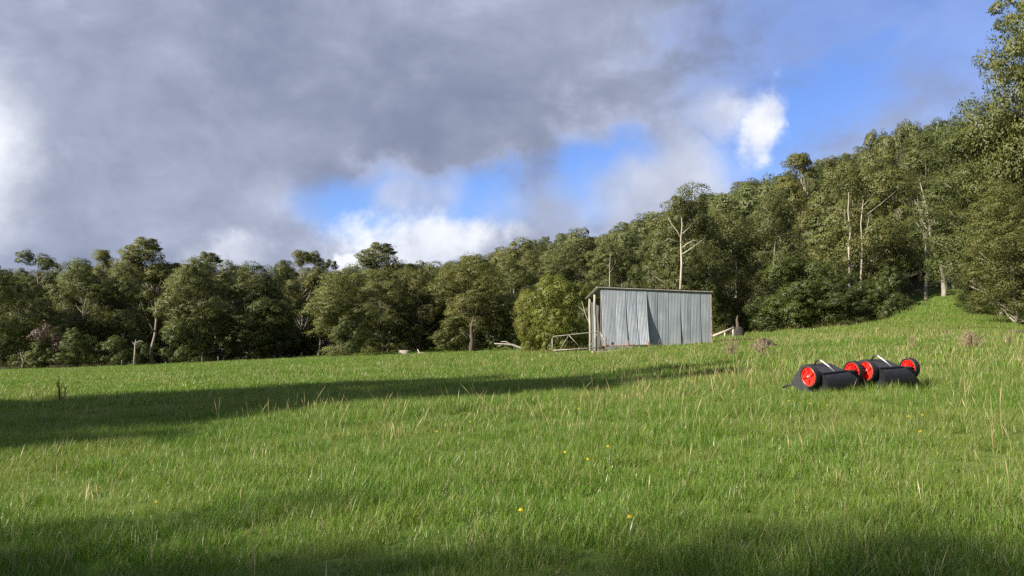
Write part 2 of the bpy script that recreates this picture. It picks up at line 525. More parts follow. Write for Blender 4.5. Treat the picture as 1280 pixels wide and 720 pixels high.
# ------------------------------------------------------------------ ground sheet
rad = np.concatenate([[0.0], np.geomspace(0.4, 420, 190), np.geomspace(520, 5000, 12)])
nth = 420
ang = np.linspace(-math.pi, math.pi, nth, endpoint=False)
X = rad[:, None] * np.sin(ang)[None]; Y = rad[:, None] * np.cos(ang)[None]
Z = gz(X, Y)
V = np.stack([X, Y, Z], -1).reshape(-1, 3)
idx = np.arange(len(rad) * nth).reshape(len(rad), nth)
nx = np.roll(idx, -1, axis=1)
Q = np.stack([idx[:-1], nx[:-1], nx[1:], idx[1:]], -1)
tri = np.stack([Q[0][:, 0], Q[0][:, 2], Q[0][:, 3]], -1)
tag(link('paddock_ground', mesh_np('paddock_ground', V, [Q[1:].reshape(-1, 4)[:, ::-1], tri[:, ::-1]], M['ground'], True)),
    'wide grassy paddock rising gently to the forest edge', None, None, 'structure')

# ------------------------------------------------------------------ trees
def unit(v):
    return v / (np.linalg.norm(v, axis=-1, keepdims=True) + 1e-9)

def leaves(rng, C, Nn, L, Wd, droop=0.35):
    """rhombic leaf sprays at C facing Nn; returns verts, quads, tint"""
    n = len(C)
    t = unit(np.cross(Nn, rng.normal(size=(n, 3))))
    t[:, 2] -= droop
    t = unit(t - Nn * (t * Nn).sum(1, keepdims=True))
    b = np.cross(Nn, t)
    L = L * rng.uniform(0.6, 1.3, (n, 1)); Wd = Wd * rng.uniform(0.6, 1.3, (n, 1))
    bend = Nn * L * rng.uniform(-0.25, 0.25, (n, 1))
    V = np.stack([C - t * L, C + b * Wd + bend, C + t * L, C - b * Wd + bend], 1).reshape(-1, 3)
    q = np.arange(4 * n).reshape(n, 4)[:, ::-1]
    return V, q, np.repeat(rng.uniform(0, 1, n), 4)

def clump_tree(seed, H, Rc, base=0.3, nclump=80, per=120, cr=1.0, leaf=0.22, wid=0.10, lean=0.0, top=1.0, fill=0.15,
               flat=0.7, fol='gum', bark='bark', trunk_r=0.22, limbs=18, dome=0.55, low=0.0, bough=1.9):
    """one tree: (trunk mesh, crown mesh). Foliage sits in rounded puffs at the ends of the limbs."""
    rng = np.random.default_rng(seed)
    # boughs spread through an uneven dome; each bough carries a rounded head of puffs
    zc = H * (base + (1 - base) * 0.45); hz = H * (1 - base) * 0.52
    lump = unit(rng.normal(size=(6, 3))); la = rng.uniform(-0.30, 0.28, 6)
    nb = max(4, int(nclump / 8.5))
    br = cr * bough
    B = []
    tries = 0
    while len(B) < nb and tries < nb * 150:
        tries += 1
        d = unit(rng.normal(size=3))
        rr = rng.uniform(0.30, 1.0) ** 0.5
        rr *= 1 + (np.maximum(lump @ d, 0) ** 2 * la).sum()
        p = np.array((d[0] * Rc * rr, d[1] * Rc * rr, zc + d[2] * hz * rr * top))
        k = (p[2] - (zc - hz)) / (2 * hz)
        sh = 1 - dome * max(k - 0.45, 0) ** 1.5 * 1.6
        p[:2] *= sh
        p[0] += lean * p[2]
        q = br * rng.uniform(0.7, 1.3)
        if all(np.linalg.norm((p - c) * (1, 1, 1.35)) > (q + e) * 0.44 for c, e in B):
            B.append((p, q))
    C, bid = [], []
    for k_, (p, q) in enumerate(B):
        m = max(4, int(8.5 * (q / br) ** 1.6))
        ax = rng.uniform(.8, 1.25, 2)
        for j in range(m):
            zz_ = 1 - (j + 0.5) / m * 1.55
            a_ = j * 2.399963 + k_
            h_ = math.sqrt(max(1 - zz_ * zz_, 0))
            jt = rng.uniform(.72, 1.08)
            C.append(p + np.array((h_ * math.cos(a_) * ax[0], h_ * math.sin(a_) * ax[1], zz_ * 0.88)) * q * 0.78 * jt)
            bid.append(k_)
    C = np.array(C); bid = np.array(bid)
    Bc = np.array([p for p, q in B])[bid]
    nC = len(C)
    rad = cr * rng.uniform(0.5, 1.55, nC)
    aniso = np.stack([rng.uniform(.8, 1.35, nC), rng.uniform(.8, 1.35, nC), flat * rng.uniform(.65, 1.15, nC)], -1)
    # leaves on the upper shell of each puff
    cnt = per
    d = unit(rng.normal(size=(nC, cnt, 3)) + np.array((0, 0, 0.45)))
    sub = rng.normal(size=(nC, 5, 3)); sub = unit(sub + np.array((0, 0, 0.3)))
    bul = np.maximum(np.einsum('ncj,nkj->nck', d, sub), 0).max(-1)
    rr = rad[:, None] * (0.55 + 0.55 * bul ** 2) * rng.uniform(0.72, 1.06, (nC, cnt))
    P = C[:, None] + d * rr[..., None] * aniso[:, None]
    Nn = unit(d + rng.normal(size=d.shape) * 0.42 + np.array((0, 0, 0.15)))
    # leaves take the roundness of their puff and, less, of the whole crown, so that light wraps round them
    cdir = unit((C - np.array((lean * zc, 0, zc))) / np.array((Rc, Rc, hz)))
    bdir = unit(C - Bc + np.array((0, 0, 0.25)))
    Sn = unit(d * 0.75 + Nn * 0.28 + bdir[:, None] * 0.55 + cdir[:, None] * 0.30)
    Tn = np.repeat(rng.uniform(0, 1, nC)[:, None], cnt, 1).reshape(-1) * 0.65 + rng.uniform(0, 0.35, nC * cnt)
    P = P.reshape(-1, 3); Nn = Nn.reshape(-1, 3); Sn = Sn.reshape(-1, 3)
    # a few loose leaves between the puffs
    nf = int(len(P) * fill)
    if nf:
        i = rng.integers(0, nC, nf)
        P2 = C[i] * rng.uniform(0.45, 0.92, (nf, 1)) + np.array((0, 0, 1)) * (C[i][:, 2:3] * 0)
        P2[:, 2] = C[i][:, 2] - np.abs(rng.normal(size=nf)) * cr * 0.8
        P2 += rng.uniform(-.5, .5, size=(nf, 3)) * cr
        N2 = unit(rng.normal(size=(nf, 3)))
        P = np.vstack([P, P2]); Nn = np.vstack([Nn, N2]); Sn = np.vstack([Sn, N2]); Tn = np.concatenate([Tn, rng.uniform(0, .6, nf)])
    keep = P[:, 2] > low
    P, Nn, Sn, Tn = P[keep], Nn[keep], Sn[keep], Tn[keep]
    V, q, tint = leaves(rng, P, Nn, leaf, wid)
    crown = mesh_np('crown', V, [q], M[fol], True, {'tint': np.repeat(Tn, 4)}, np.repeat(Sn, 4, axis=0))
    # trunk and limbs
    mb = MB()
    nseg = 9
    tt = np.linspace(0, 1, nseg)
    sway = np.cumsum(rng.normal(size=(nseg, 2)) * 0.012 * H, axis=0); sway[0] = 0
    hT = H * (base + (1 - base) * 0.72)
    path = np.stack([sway[:, 0] + lean * tt * hT, sway[:, 1], tt * hT - 0.25 * (tt == 0)], -1)
    mb.tube(path, trunk_r * (1 - tt) ** 0.8 * 0.9 + trunk_r * 0.12 + trunk_r * 0.5 * np.exp(-tt * 14), 8)
    pick = rng.choice(nC, min(limbs, nC), replace=False)
    for i in pick:
        e = C[i]
        z0 = np.clip(e[2] - rng.uniform(0.12, 0.3) * H, base * H * 0.55, hT * 0.97)
        k = z0 / hT
        s0 = np.array([np.interp(k, tt, path[:, 0]), np.interp(k, tt, path[:, 1]), z0])
        mid = s0 * 0.45 + e * 0.55 + np.array((0, 0, -0.04 * H)) + rng.normal(size=3) * 0.02 * H
        t5 = np.linspace(0, 1, 6)[:, None]
        pp = (1 - t5) ** 2 * s0 + 2 * t5 * (1 - t5) * mid + t5 ** 2 * e
        r0 = trunk_r * (1 - k) * 0.55 + 0.03
        mb.tube(pp, np.linspace(r0, r0 * 0.2, 6), 5)
    trunk = mb.mesh('trunk', M[bark], True)
    return trunk, crown

PROTO = {}
def proto(kind, n, **kw):
    PROTO[kind] = [clump_tree(1000 + 37 * i + 7 * len(PROTO) * 13, **kw) for i in range(n)]
# reference sizes: each is scaled to the height and width of its own tree
proto('edge', 4, H=15, Rc=4.6, base=0.08, nclump=250, per=270, cr=1.0, leaf=0.105, wid=0.050, fol='gum', trunk_r=0.17, limbs=22, fill=0.08)
proto('tall', 4, H=20, Rc=4.0, base=0.42, nclump=125, per=270, cr=0.9, leaf=0.115, wid=0.055, fol='gum', trunk_r=0.18, limbs=34, fill=0.04, bough=1.6)
proto('hill', 6, H=18, Rc=4.8, base=0.18, nclump=140, per=200, cr=1.25, leaf=0.185, wid=0.088, fol='gum_hill', trunk_r=0.18, limbs=8, fill=0.08)
proto('crest', 4, H=20, Rc=4.2, base=0.45, nclump=85, per=210, cr=1.1, leaf=0.19, wid=0.09, fol='gum_hill', trunk_r=0.20, limbs=26, fill=0.03, bough=1.6)
proto('bush', 4, H=5, Rc=2.5, base=0.0, nclump=110, per=170, cr=0.62, leaf=0.092, wid=0.046, fol='dark', bark='darkbark', trunk_r=0.10, limbs=10, low=0.05)
proto('blackwood', 3, H=9, Rc=4.0, base=0.03, nclump=210, per=220, cr=0.8, leaf=0.10, wid=0.048, fol='dark', bark='darkbark', trunk_r=0.18, limbs=14, low=0.1)
proto('wattle', 2, H=7, Rc=3.2, base=0.03, nclump=170, per=330, cr=0.66, leaf=0.080, wid=0.036, fol='wattle', bark='darkbark', trunk_r=0.12, limbs=12, low=0.1)
proto('dead', 1, H=5, Rc=2.4, base=0.15, nclump=60, per=120, cr=0.6, leaf=0.10, wid=0.04, fol='dead_leaf', bark='darkbark', trunk_r=0.10, limbs=22)
proto('near', 3, H=16, Rc=4.6, base=0.02, nclump=430, per=270, cr=0.9, leaf=0.085, wid=0.034, fol='gum_near', bark='bark', trunk_r=0.17, limbs=30, dome=0.5, fill=0.08)
PSIZE = {'edge': (15, 5.0), 'tall': (20, 4.2), 'hill': (18, 5.0), 'crest': (20, 4.4), 'bush': (5, 2.6), 'blackwood': (9, 4.2),
         'wattle': (7, 3.4), 'dead': (5, 2.4), 'near': (16, 5.0)}
for _k, _v in PROTO.items():
    _hh, _rr = [], []
    for _t, _c in _v:
        co = np.empty(len(_c.vertices) * 3, np.float32); _c.vertices.foreach_get('co', co); co = co.reshape(-1, 3)
        _hh.append(np.percentile(co[:, 2], 99.8)); _rr.append(np.percentile(np.hypot(co[:, 0], co[:, 1]), 96))
    PSIZE[_k] = (_hh, _rr)
KNAME = {'edge': ('gum_tree', 'tree'), 'tall': ('gum_tree', 'tree'), 'hill': ('gum_tree', 'tree'), 'crest': ('gum_tree', 'tree'),
         'bush': ('bush', 'bush'), 'blackwood': ('blackwood_tree', 'tree'), 'wattle': ('wattle_tree', 'tree'),
         'dead': ('dead_shrub', 'shrub'), 'near': ('gum_tree', 'tree')}
trng = random.Random(5)

def plant(kind, loc, H, Rw, label, group=None, rz=None, var=None, name=None):
    vi = (trng.randrange(len(PROTO[kind])) if var is None else var) % len(PROTO[kind])
    v = PROTO[kind][vi]
    h0, r0 = PSIZE[kind][0][vi], PSIZE[kind][1][vi]
    nm, cat = KNAME[kind]
    e = empty(name or nm, loc, trng.uniform(0, 6.28) if rz is None else rz, label, cat, group)
    sx, sz = Rw / (r0 * 1.0), H / (h0 * 1.0)
    e.scale = (sx, sx, sz)
    link('trunk', v[0], e); link('crown', v[1], e)
    return e

def tree_px(kind, px, D, ytop, wpx, label, group=None, **kw):
    """a tree in pixel column px, D metres away, whose top shows at ytop and whose half width is wpx"""
    p = at(px, D)
    H = height_at(ytop, D) - p.z
    return plant(kind, p, H, wpx * D / F, label, group, **kw)

EDGE = 'gum trees along the left edge of the paddock'
# the row along the left and middle of the paddock, from left to right
for a in (
    ('edge', -12, 100, 334, 52, 'dark gum cut off by the left side of the photo'),
    ('tall', 46, 122, 314, 26, 'thin open gum whose small crown stands above the row near the left border'),
    ('edge', 30, 112, 345, 40, 'dense gum below the thin open crown near the left border'),
    ('edge', 96, 106, 328, 46, 'broad olive gum right of the brown dead shrub'),
    ('tall', 130, 124, 312, 26, 'narrow gum top just left of the tallest crown on the left'),
    ('edge', 150, 108, 330, 36, 'gum with bushy flank under the left side of the tallest crown'),
    ('tall', 190, 116, 299, 40, 'tallest gum of the left row with broad domed crown'),
    ('edge', 238, 104, 322, 46, 'wide dark gum right of the tallest crown on the left'),
    ('tall', 268, 118, 316, 30, 'gum with ragged top rising behind the dark wide gum'),
    ('edge', 312, 107, 330, 44, 'olive gum midway between the tallest left crown and the tufted pair'),
    ('edge', 350, 110, 326, 36, 'gum with rounded top just left of the tufted pair of crowns'),
    ('tall', 378, 118, 314, 22, 'left one of the tufted pair of gum crowns showing sky between'),
    ('tall', 398, 120, 316, 24, 'right one of the tufted pair of gum crowns showing sky between'),
    ('edge', 432, 98, 336, 52, 'pale green gum with low hanging boughs right of the tufted pair'),
    ('tall', 486, 112, 305, 40, 'high open gum crown standing out in front of the white cumulus'),
    ('edge', 478, 106, 338, 42, 'dark gum below the high open crown'),
    ('edge', 524, 108, 334, 40, 'shaded gum right of the high open crown'),
    ('edge', 592, 92, 318, 52, 'spreading gum with forked dark trunk standing behind the fallen branch'),
    ('edge', 560, 110, 330, 34, 'gum half hidden left of the spreading gum'),
    ('edge', 640, 112, 322, 40, 'gum at the foot of the hill right of the spreading gum'),
    ('edge', 706, 120, 306, 36, 'gum above the bright wattle at the foot of the hill'),
    ('edge', 775, 118, 300, 40, 'gum behind the roof of the shed, left of the bare white trunk'),
    ('edge', 858, 86, 232, 50, 'tall domed gum behind the bare white trunk'),
    ('edge', 918, 92, 262, 50, 'dark gum with shaded side right of the shed'),
    ('edge', 815, 96, 300, 36, 'gum just behind the right half of the shed roof, left of the domed gum'),
    ('edge', 970, 100, 236, 44, 'gum between the dark shaded gum and the big pale trunked gum'),
    ('edge', 1074, 88, 196, 72, 'big olive gum with several pale trunks in the middle of the right forest'),
    ('tall', 1010, 112, 190, 40, 'gum on the left shoulder of the big pale trunked gum'),
    ('crest', 1128, 112, 160, 30, 'gum with open tufted top left of the leaning white trunk'),
    ('tall', 1160, 96, 172, 40, 'gum crown over the leaning white forked trunk'),
    ('crest', 1100, 126, 166, 24, 'slim gum with open top behind the big pale trunked gum'),
    ('crest', 1152, 128, 150, 26, 'slim gum with open top right above the leaning white trunk'),
    ('crest', 1186, 112, 148, 30, 'gum with open tufted top beside the high tree on the right'),
):
    tree_px(*a[:6])
# near trees on the right
tree_px('near', 1336, 53, -60, 102, 'highest tree, a gum cut off by the right side of the photo', var=0, rz=0.4)
tree_px('near', 1250, 57, 132, 92, 'massive sunlit gum in front of the highest tree, foliage down to the grass', var=1, rz=2.0)
tree_px('near', 1272, 48, 226, 70, 'low drooping gum boughs at the right border below the highest tree', var=2, rz=4.0)
tree_px('near', 1234, 62, 205, 44, 'sunlit gum on the left flank of the massive gum, beside the lawn gap', var=0, rz=5.0)
# understorey
for a in (
    ('blackwood', 1000, 82, 318, 46, 'dark rounded blackwood left of the lawn gap, biggest of the low dark trees'),
    ('blackwood', 1058, 80, 342, 36, 'dark round blackwood in front of the big pale trunked gum'),
    ('bush', 1112, 78, 333, 27, 'olive bush with open foot at the corner of the lawn gap'),
    ('bush', 960, 84, 365, 26, 'dark bush right of the charred stump'),
    ('bush', 1138, 84, 372, 14, 'small low bush where the lawn gap begins'),
    ('bush', 1216, 58, 362, 22, 'dull green bush under the massive sunlit gum'),
    ('blackwood', 742, 66, 352, 32, 'dark shaded tree between the bright wattle and the shed'),
    ('wattle', 699, 60, 345, 40, 'bright yellow green wattle left of the shed'),
    ('wattle', 664, 74, 362, 24, 'duller wattle behind the left flank of the bright wattle'),
    ('bush', 622, 92, 388, 26, 'brown green bush right of the forked dark trunk'),
    ('bush', 566, 90, 396, 24, 'grey green low bough bush left of the forked dark trunk'),
    ('bush', 436, 92, 396, 22, 'light green bush drooping to the grass under the pale green gum'),
    ('bush', 100, 98, 410, 26, 'light olive bush right of the brown dead shrub'),
    ('bush', 52, 98, 424, 18, 'dark bush in front of the brown dead shrub'),
    ('bush', 148, 98, 420, 20, 'olive bush left of the pale sapling trunk'),
    ('bush', 182, 99, 426, 15, 'small bright bush right of the pale sapling trunk'),
    ('bush', 226, 100, 400, 24, 'bush with pale leaf tips under the wide dark gum'),
    ('dead', 60, 99, 402, 22, 'pinkish brown dead shrub at the forest edge on the left'),
):
    tree_px(*a[:6])
EDGE_BUSH = 'dark undergrowth bushes along the forest edge'
for px in (10, 128, 262, 296, 330, 362, 392, 470, 500, 530, 646, 900, 930, 985, 1030, 1090):
    where = [w_ for x_, w_ in ((120, 'at the far left end of the forest edge'), (300, 'under the wide dark gum of the left row'), (420, 'under the tufted pair of crowns'), (560, 'between the pale stump and the low hanging boughs'), (700, 'beside the fallen branch'), (940, 'right of the shed'), (2000, 'behind the round blackwoods')) if px < x_][0]
    tree_px('bush', px + trng.uniform(-6, 6), np.interp(px, _PX, _DT) + trng.uniform(2, 7), np.interp(px, [0, 640, 1100], [425, 402, 366]) + trng.uniform(-12, 10),
            trng.uniform(18, 28), 'dark undergrowth bush ' + where, EDGE_BUSH)
# second and third rows behind the left edge
for k in range(46):
    px = -60 + k * 16.5 + trng.uniform(-6, 6)
    D = trng.uniform(126, 165)
    tree_px('edge', px, D, np.interp(px, [0, 180, 320, 420, 480, 560, 640, 700], [338, 322, 334, 336, 328, 330, 318, 310]) + trng.uniform(-2, 14), trng.uniform(30, 42),
            'gum tree in the rows behind the left forest edge', 'gum trees behind the left forest edge')
# hillside
_SX = [450, 560, 640, 740, 850, 940, 1040, 1140, 1215, 1330]          # the forest's skyline over the hill
_SY = [328, 322, 297, 281, 244, 212, 182, 160, 146, 140]
spots = []
tries = 0
while tries < 16000 and len(spots) < 285:
    tries += 1
    px = trng.uniform(450, 1330)
    D = 104 + 215 * trng.random() ** 0.8
    x = (px - 640) / F * D
    if px < 600 and D < 170 or px < 820 and D < 140 or px < 1000 and D < 112: continue
    if 1110 < px < 1235 and D < 112: continue
    if all((x - a) ** 2 + (D - b) ** 2 > 8.6 ** 2 for a, b in spots):
        spots.append((x, D))
for x, D in spots:
    crest = D > 285 and trng.random() < 0.5
    H = trng.uniform(12, 20) * (1.2 if crest else 1)
    H = min(H, height_at(np.interp(640 + F * x / D, _SX, _SY) + trng.uniform(0, 16), D) - float(gz(x, D)))
    if H < 7: continue
    plant('crest' if crest else 'hill', (x, D, float(gz(x, D)) - 0.3), H, trng.uniform(4.6, 6.6) * (0.8 if crest else 1),
          'gum tree in the forest covering the hillside', 'gum trees on the hillside')
# trees standing to the left of and behind the viewer: their shadows lie on the grass
SH = 'gum trees beside the paddock whose shadows lie on the grass'
def shade_tree(tx, ty, H, Rw, rz=0.0, var=0):
    """a tree placed so that the tip of its shadow lies at ground point (tx, ty)"""
    k = H * 0.97 / TO_SUN.z
    x, y = tx + TO_SUN.x * k, ty + TO_SUN.y * k
    plant('edge', (x, y, float(gz(x, y))), H, Rw, 'gum tree outside the photo on the left, shading the grass', SH, rz, var)
SHADE = [(-5.0, 9.6, 16, 3.0), (-6.8, 9.2, 16, 3.0), (0.2, 23.6, 17, 3.0), (5.6, 22.6, 18, 3.0), (4.2, 19.6, 18, 3.2), (1.0, 17.6, 17, 3.6), (-2.5, 20.5, 17, 3.4), (-4.0, 13.6, 17, 3.4), (-9.5, 16.0, 16, 3.4)]
for i, a in enumerate(SHADE):
    shade_tree(*a, rz=i * 1.3, var=i % 5)
for i in range(15):
    tx = -7.4 + i * 0.7
    shade_tree(tx, 3.55 - (tx + 2.4) * 0.20 + 0.25 * math.sin(i * 2.3), 16 + (i % 3), 2.3, rz=i * 2.1, var=i % 4)

# bare white trunks
def bare_tree(px, D, pts, limbs, r0, label, name='dead_tree', mat='whitebark'):
    """pts / limbs in photo pixels, all at distance D"""
    b = at(px, D)
    def w3(p, dy=0.0):
        x, z = ray(p[0], p[1])
        return np.array((x * (D + dy) - b.x, dy, EYE + z * (D + dy) - b.z))
    e = empty(name, b, 0, label, 'tree')
    P = [np.array((0, 0, -0.3))] + [w3(p) for p in pts]
    mb = MB()
    mb.tube(P, np.linspace(r0, r0 * 0.15, len(P)), 8)
    mb.build('trunk', M[mat], e, True)
    for i, L in enumerate(limbs):
        mb = MB()
        Q = [w3(p, (0.5 if i % 2 else -0.6) * j / max(len(L) - 1, 1)) for j, p in enumerate(L)]
        mb.tube(Q, np.linspace(r0 * 0.32, r0 * 0.07, len(Q)), 6)
        mb.build('limb', M[mat], e, True)
    return e
bare_tree(851, 79, [(851, 400), (850.5, 360), (852, 330), (851, 300), (852.5, 283), (852, 272)],
          [[(852, 303), (843, 301), (836, 298), (830, 302)], [(851, 298), (846, 288), (840, 281), (835, 272)],
           [(852, 310), (860, 304), (867, 300), (872, 302)], [(853, 292), (860, 286), (866, 278)],
           [(852, 318), (862, 312), (874, 303), (882, 297)], [(851, 340), (858, 338), (866, 339)]], 0.16,
          'bare white gum trunk with dead limbs standing behind the shed')
bare_tree(763, 100, [(763, 400), (762, 360), (762, 335), (763, 318)], [[(762, 356), (757, 350), (753, 343), (748, 341)], [(763, 340), (767, 333), (770, 326)]], 0.09,
          'short pale dead trunk showing above the left end of the shed roof')
bare_tree(1181, 84, [(1180, 365), (1179, 345), (1176, 330), (1168, 315), (1163, 300), (1162, 280), (1157, 255), (1150, 228)],
          [[(1177, 332), (1183, 318), (1182, 300), (1178, 285)], [(1162, 290), (1157, 284), (1150, 270)]], 0.27,
          'leaning white trunk forked low down beside the lawn gap', 'gum_tree', 'bark')
bare_tree(1062, 83.8, [(1062, 350), (1061, 310), (1063, 290), (1060, 265), (1061, 240)], [[(1062, 285), (1057, 277), (1055, 262)]], 0.15,
          'left pale trunk in the big olive gum of the right forest', 'gum_tree', 'whitebark')
bare_tree(1077, 83.4, [(1076, 350), (1078, 310), (1076, 280), (1079, 250)], [[(1077, 300), (1083, 290), (1086, 272)]], 0.14,
          'right pale trunk in the big olive gum of the right forest', 'gum_tree', 'whitebark')
bare_tree(589, 88, [(590, 425), (589, 410), (592, 395)], [[(589, 428), (583, 421), (578, 416)], [(590, 412), (596, 402)]], 0.30,
          'forked dark trunk at the forest edge left of the wattle', 'gum_tree', 'darkbark')
bare_tree(168, 97, [(168.5, 440), (169, 428), (170, 424)], [[(169, 429), (174, 426), (180, 427)], [(169, 432), (165, 427)]], 0.12,
          'pale sapling trunk with a crooked arm at the left forest edge', 'dead_tree', 'whitebark')
bare_tree(742, 50, [(740, 415), (735, 400), (731, 390), (727, 376)], [[(736, 402), (742, 392), (746, 384)], [(731, 390), (723, 383)], [(738, 410), (733, 396)]], 0.06,
          'grey bare sapling behind the gate beside the shed', 'dead_tree', 'greywood')

# ------------------------------------------------------------------ shed
SHD = 45.0
p0 = at(751.5, SHD)
yaw = R(5)
H0, H1, Wd, Dp = height_at(358.5, SHD) - p0.z, height_at(364, SHD + 0.5) - p0.z, 5.72, 3.1
shed = empty('shed', p0, yaw, 'corrugated grey iron shed with loose sheets standing at the forest edge', 'shed')
edges = [0, .67, 1.23, 1.77, 2.32, 2.88, 3.45, 4.04, 4.58, 5.13, Wd]
def wall_h(x): return H0 + (H1 - H0) * x / Wd
lean_out = [(.33, .36), (.36, .42), (.36, .42), (.38, .50), (-.02, .015), (.0, .03), (.02, .07), (-.06, .0), (.0, .02), (-.01, .0)]
srng = random.Random(3)
def sheet_mesh(x0, x1, zb, pl, pr, bow, gapr, top=None):
    nx_, nz_ = 44, 14
    u = np.linspace(0, 1, nx_)[None]; v = np.linspace(0, 1, nz_)[:, None]
    xx = x0 + (x1 - x0) * u
    zt = (H0 + (H1 - H0) * xx / Wd) - 0.06
    k = (1 - v) ** 1.25
    prot = (pl + (pr - pl) * u) * k
    xs = xx + gapr * np.sin(math.pi * np.clip(v * 1.1, 0, 1)) * (u - 0.5) - gapr * 0.6 * k * (u - 0.0)
    zz = zb + (zt - zb) * v
    yy = -prot + bow * np.sin(math.pi * u) * np.sin(math.pi * v) * 0.5 + 0.006 * np.cos(u * (x1 - x0) / 0.076 * 2 * math.pi) - 0.012 * u
    P = np.stack([xs + 0 * v, yy + 0 * zz, zz + 0 * u], -1)
    mb = MB()
    mb.grid(P[:, ::-1])
    mb.grid(P + np.array((0, 0.003, 0)))
    return mb
for i in range(10):
    x0, x1 = edges[i], edges[i + 1] + 0.05
    left = i < 4
    zb = (0.38 if left else 0.0) + srng.uniform(-.02, .02)
    gp = (-.07, -.03, -.05, -.03, 0.01, 0, 0, 0, 0, 0)[i]
    mb = sheet_mesh(x0, x1, zb, lean_out[i][0], lean_out[i][1], (-.03, -.05, -.03, -.02, -.10, -.03, -.02, -.07, -.03, -.02)[i], gp)
    mb.build('wall_sheet', M['iron'], shed, True)
# frame: posts, girts, rafters
def shed_part(name, mat, f, smooth=True):
    mb = MB(); f(mb); return mb.build(name, M[mat], shed, smooth)
roof_drop = 0.34
def roof_z(x, y): return wall_h(x) - roof_drop * y / Dp
for x, y in ((-.06, 1.35), (-.08, 2.75)):
    zt = roof_z(x, y) - .09
    shed_part('post', 'greywood', lambda m: m.tube([(x, y, -.4), (x + .02, y - .02, zt * .4), (x - .02, y + .01, zt * .75), (x, y, zt)], [.085, .078, .072, .07], 8))
for x, y in ((2.32, .08), (5.6, .1), (2.3, 2.8), (5.6, 2.8), (.05, .12)):
    zt = roof_z(x, y) - .09
    shed_part('post', 'darkbark', lambda m: m.tube([(x, y, -.4), (x, y, zt * .5), (x, y, zt)], .07, 7))
for z in (.95, 2.05):
    shed_part('girt', 'darkbark', lambda m: m.box((Wd / 2, .14, z), (Wd - .3, .06, .09)))
for x in (-.1, 2.9, 5.6):
    a, b = (x, -.02, roof_z(x, -.02) - .05), (x, Dp, roof_z(x, Dp) - .05)
    shed_part('rafter', 'greywood', lambda m: m.tube([a, ((a[0]), Dp / 2, (a[2] + b[2]) / 2 - .01), b], .04, 6))
# roof sheets, seen edge on
for i in range(8):
    xa, xb = -.2 + i * (Wd + .32) / 8, -.2 + (i + 1) * (Wd + .32) / 8 + .04
    def rf(m):
        nx_, ny_ = 30, 5
        u = np.linspace(xa, xb, nx_)[None]; v = np.linspace(-.10, Dp + .14, ny_)[:, None]
        zz = (H0 + (H1 - H0) * u / Wd) - roof_drop * v / Dp + .008 * np.cos(u / .076 * 2 * math.pi) + .02 + .004 * (i % 2)
        P = np.stack([u + 0 * v, v + 0 * u, zz], -1)
        m.grid(P); m.grid(P[:, ::-1] - np.array((0, 0, .004)))
    shed_part('roof_sheet', 'rust' if i > 3 else 'iron', rf)
def fascia(m):
    for k in range(2):
        xa, xb = ((-.2, 2.86), (2.862, Wd + .1))[k]
        ya = -.055 - .004 * k
        za, zb_ = wall_h(xa) - .045, wall_h(xb) - .045
        m.tube([(xa, ya, za), ((xa + xb) / 2, ya, (za + zb_) / 2 - .008), (xb, ya, zb_)], .052, 4)
shed_part('fascia', 'pipe', fascia, False)
shed_part('barge_board', 'greywood', lambda m: m.tube([(-.23, -.06, roof_z(-.2, -.06) - .05), (-.23, Dp + .1, roof_z(-.2, Dp + .1) - .05)], .05, 4), False)
shed_part('corner_trim', 'rust', lambda m: m.tube([(Wd + .035, -.01, 0.25), (Wd + .03, -.02, 1.6), (Wd + .02, -.01, wall_h(Wd) - .1)], .030, 4), False)
def backwall(m):
    u = np.linspace(0.0, Wd, 240)[None]; v = np.linspace(0, 1, 2)[:, None]
    zt = (H0 + (H1 - H0) * u / Wd) - roof_drop - .06
    P = np.stack([u + 0 * v, Dp - .02 + .006 * np.cos(u / .076 * 2 * math.pi) + 0 * v, zt * v], -1)
    m.grid(P); m.grid(P[:, ::-1] + np.array((0, .004, 0)))
shed_part('back_wall', 'iron', backwall)
def sidewall(m):
    u = np.linspace(0.03, Dp - .05, 120)[None]; v = np.linspace(0, 1, 2)[:, None]
    zt = H1 - roof_drop * u / Dp - .06
    P = np.stack([Wd - .01 + .006 * np.cos(u / .076 * 2 * math.pi) + 0 * v, u + 0 * v, zt * v], -1)
    m.grid(P); m.grid(P[:, ::-1] + np.array((.004, 0, 0)))
shed_part('end_wall', 'iron', sidewall)
# bottom rail under the loose sheets and its stub posts
shed_part('bottom_rail', 'rust', lambda m: m.tube([(-.05, -.44, .36), (1.2, -.48, .37), (2.42, -.52, .39)], .035, 6))
for x, h in ((.12, .78), (1.28, .62), (2.3, .55)):
    shed_part('stub_post', 'rust', lambda m: m.tube([(x, -.52 - .02 * x, -.2), (x, -.53 - .02 * x, h)], .035, 6))

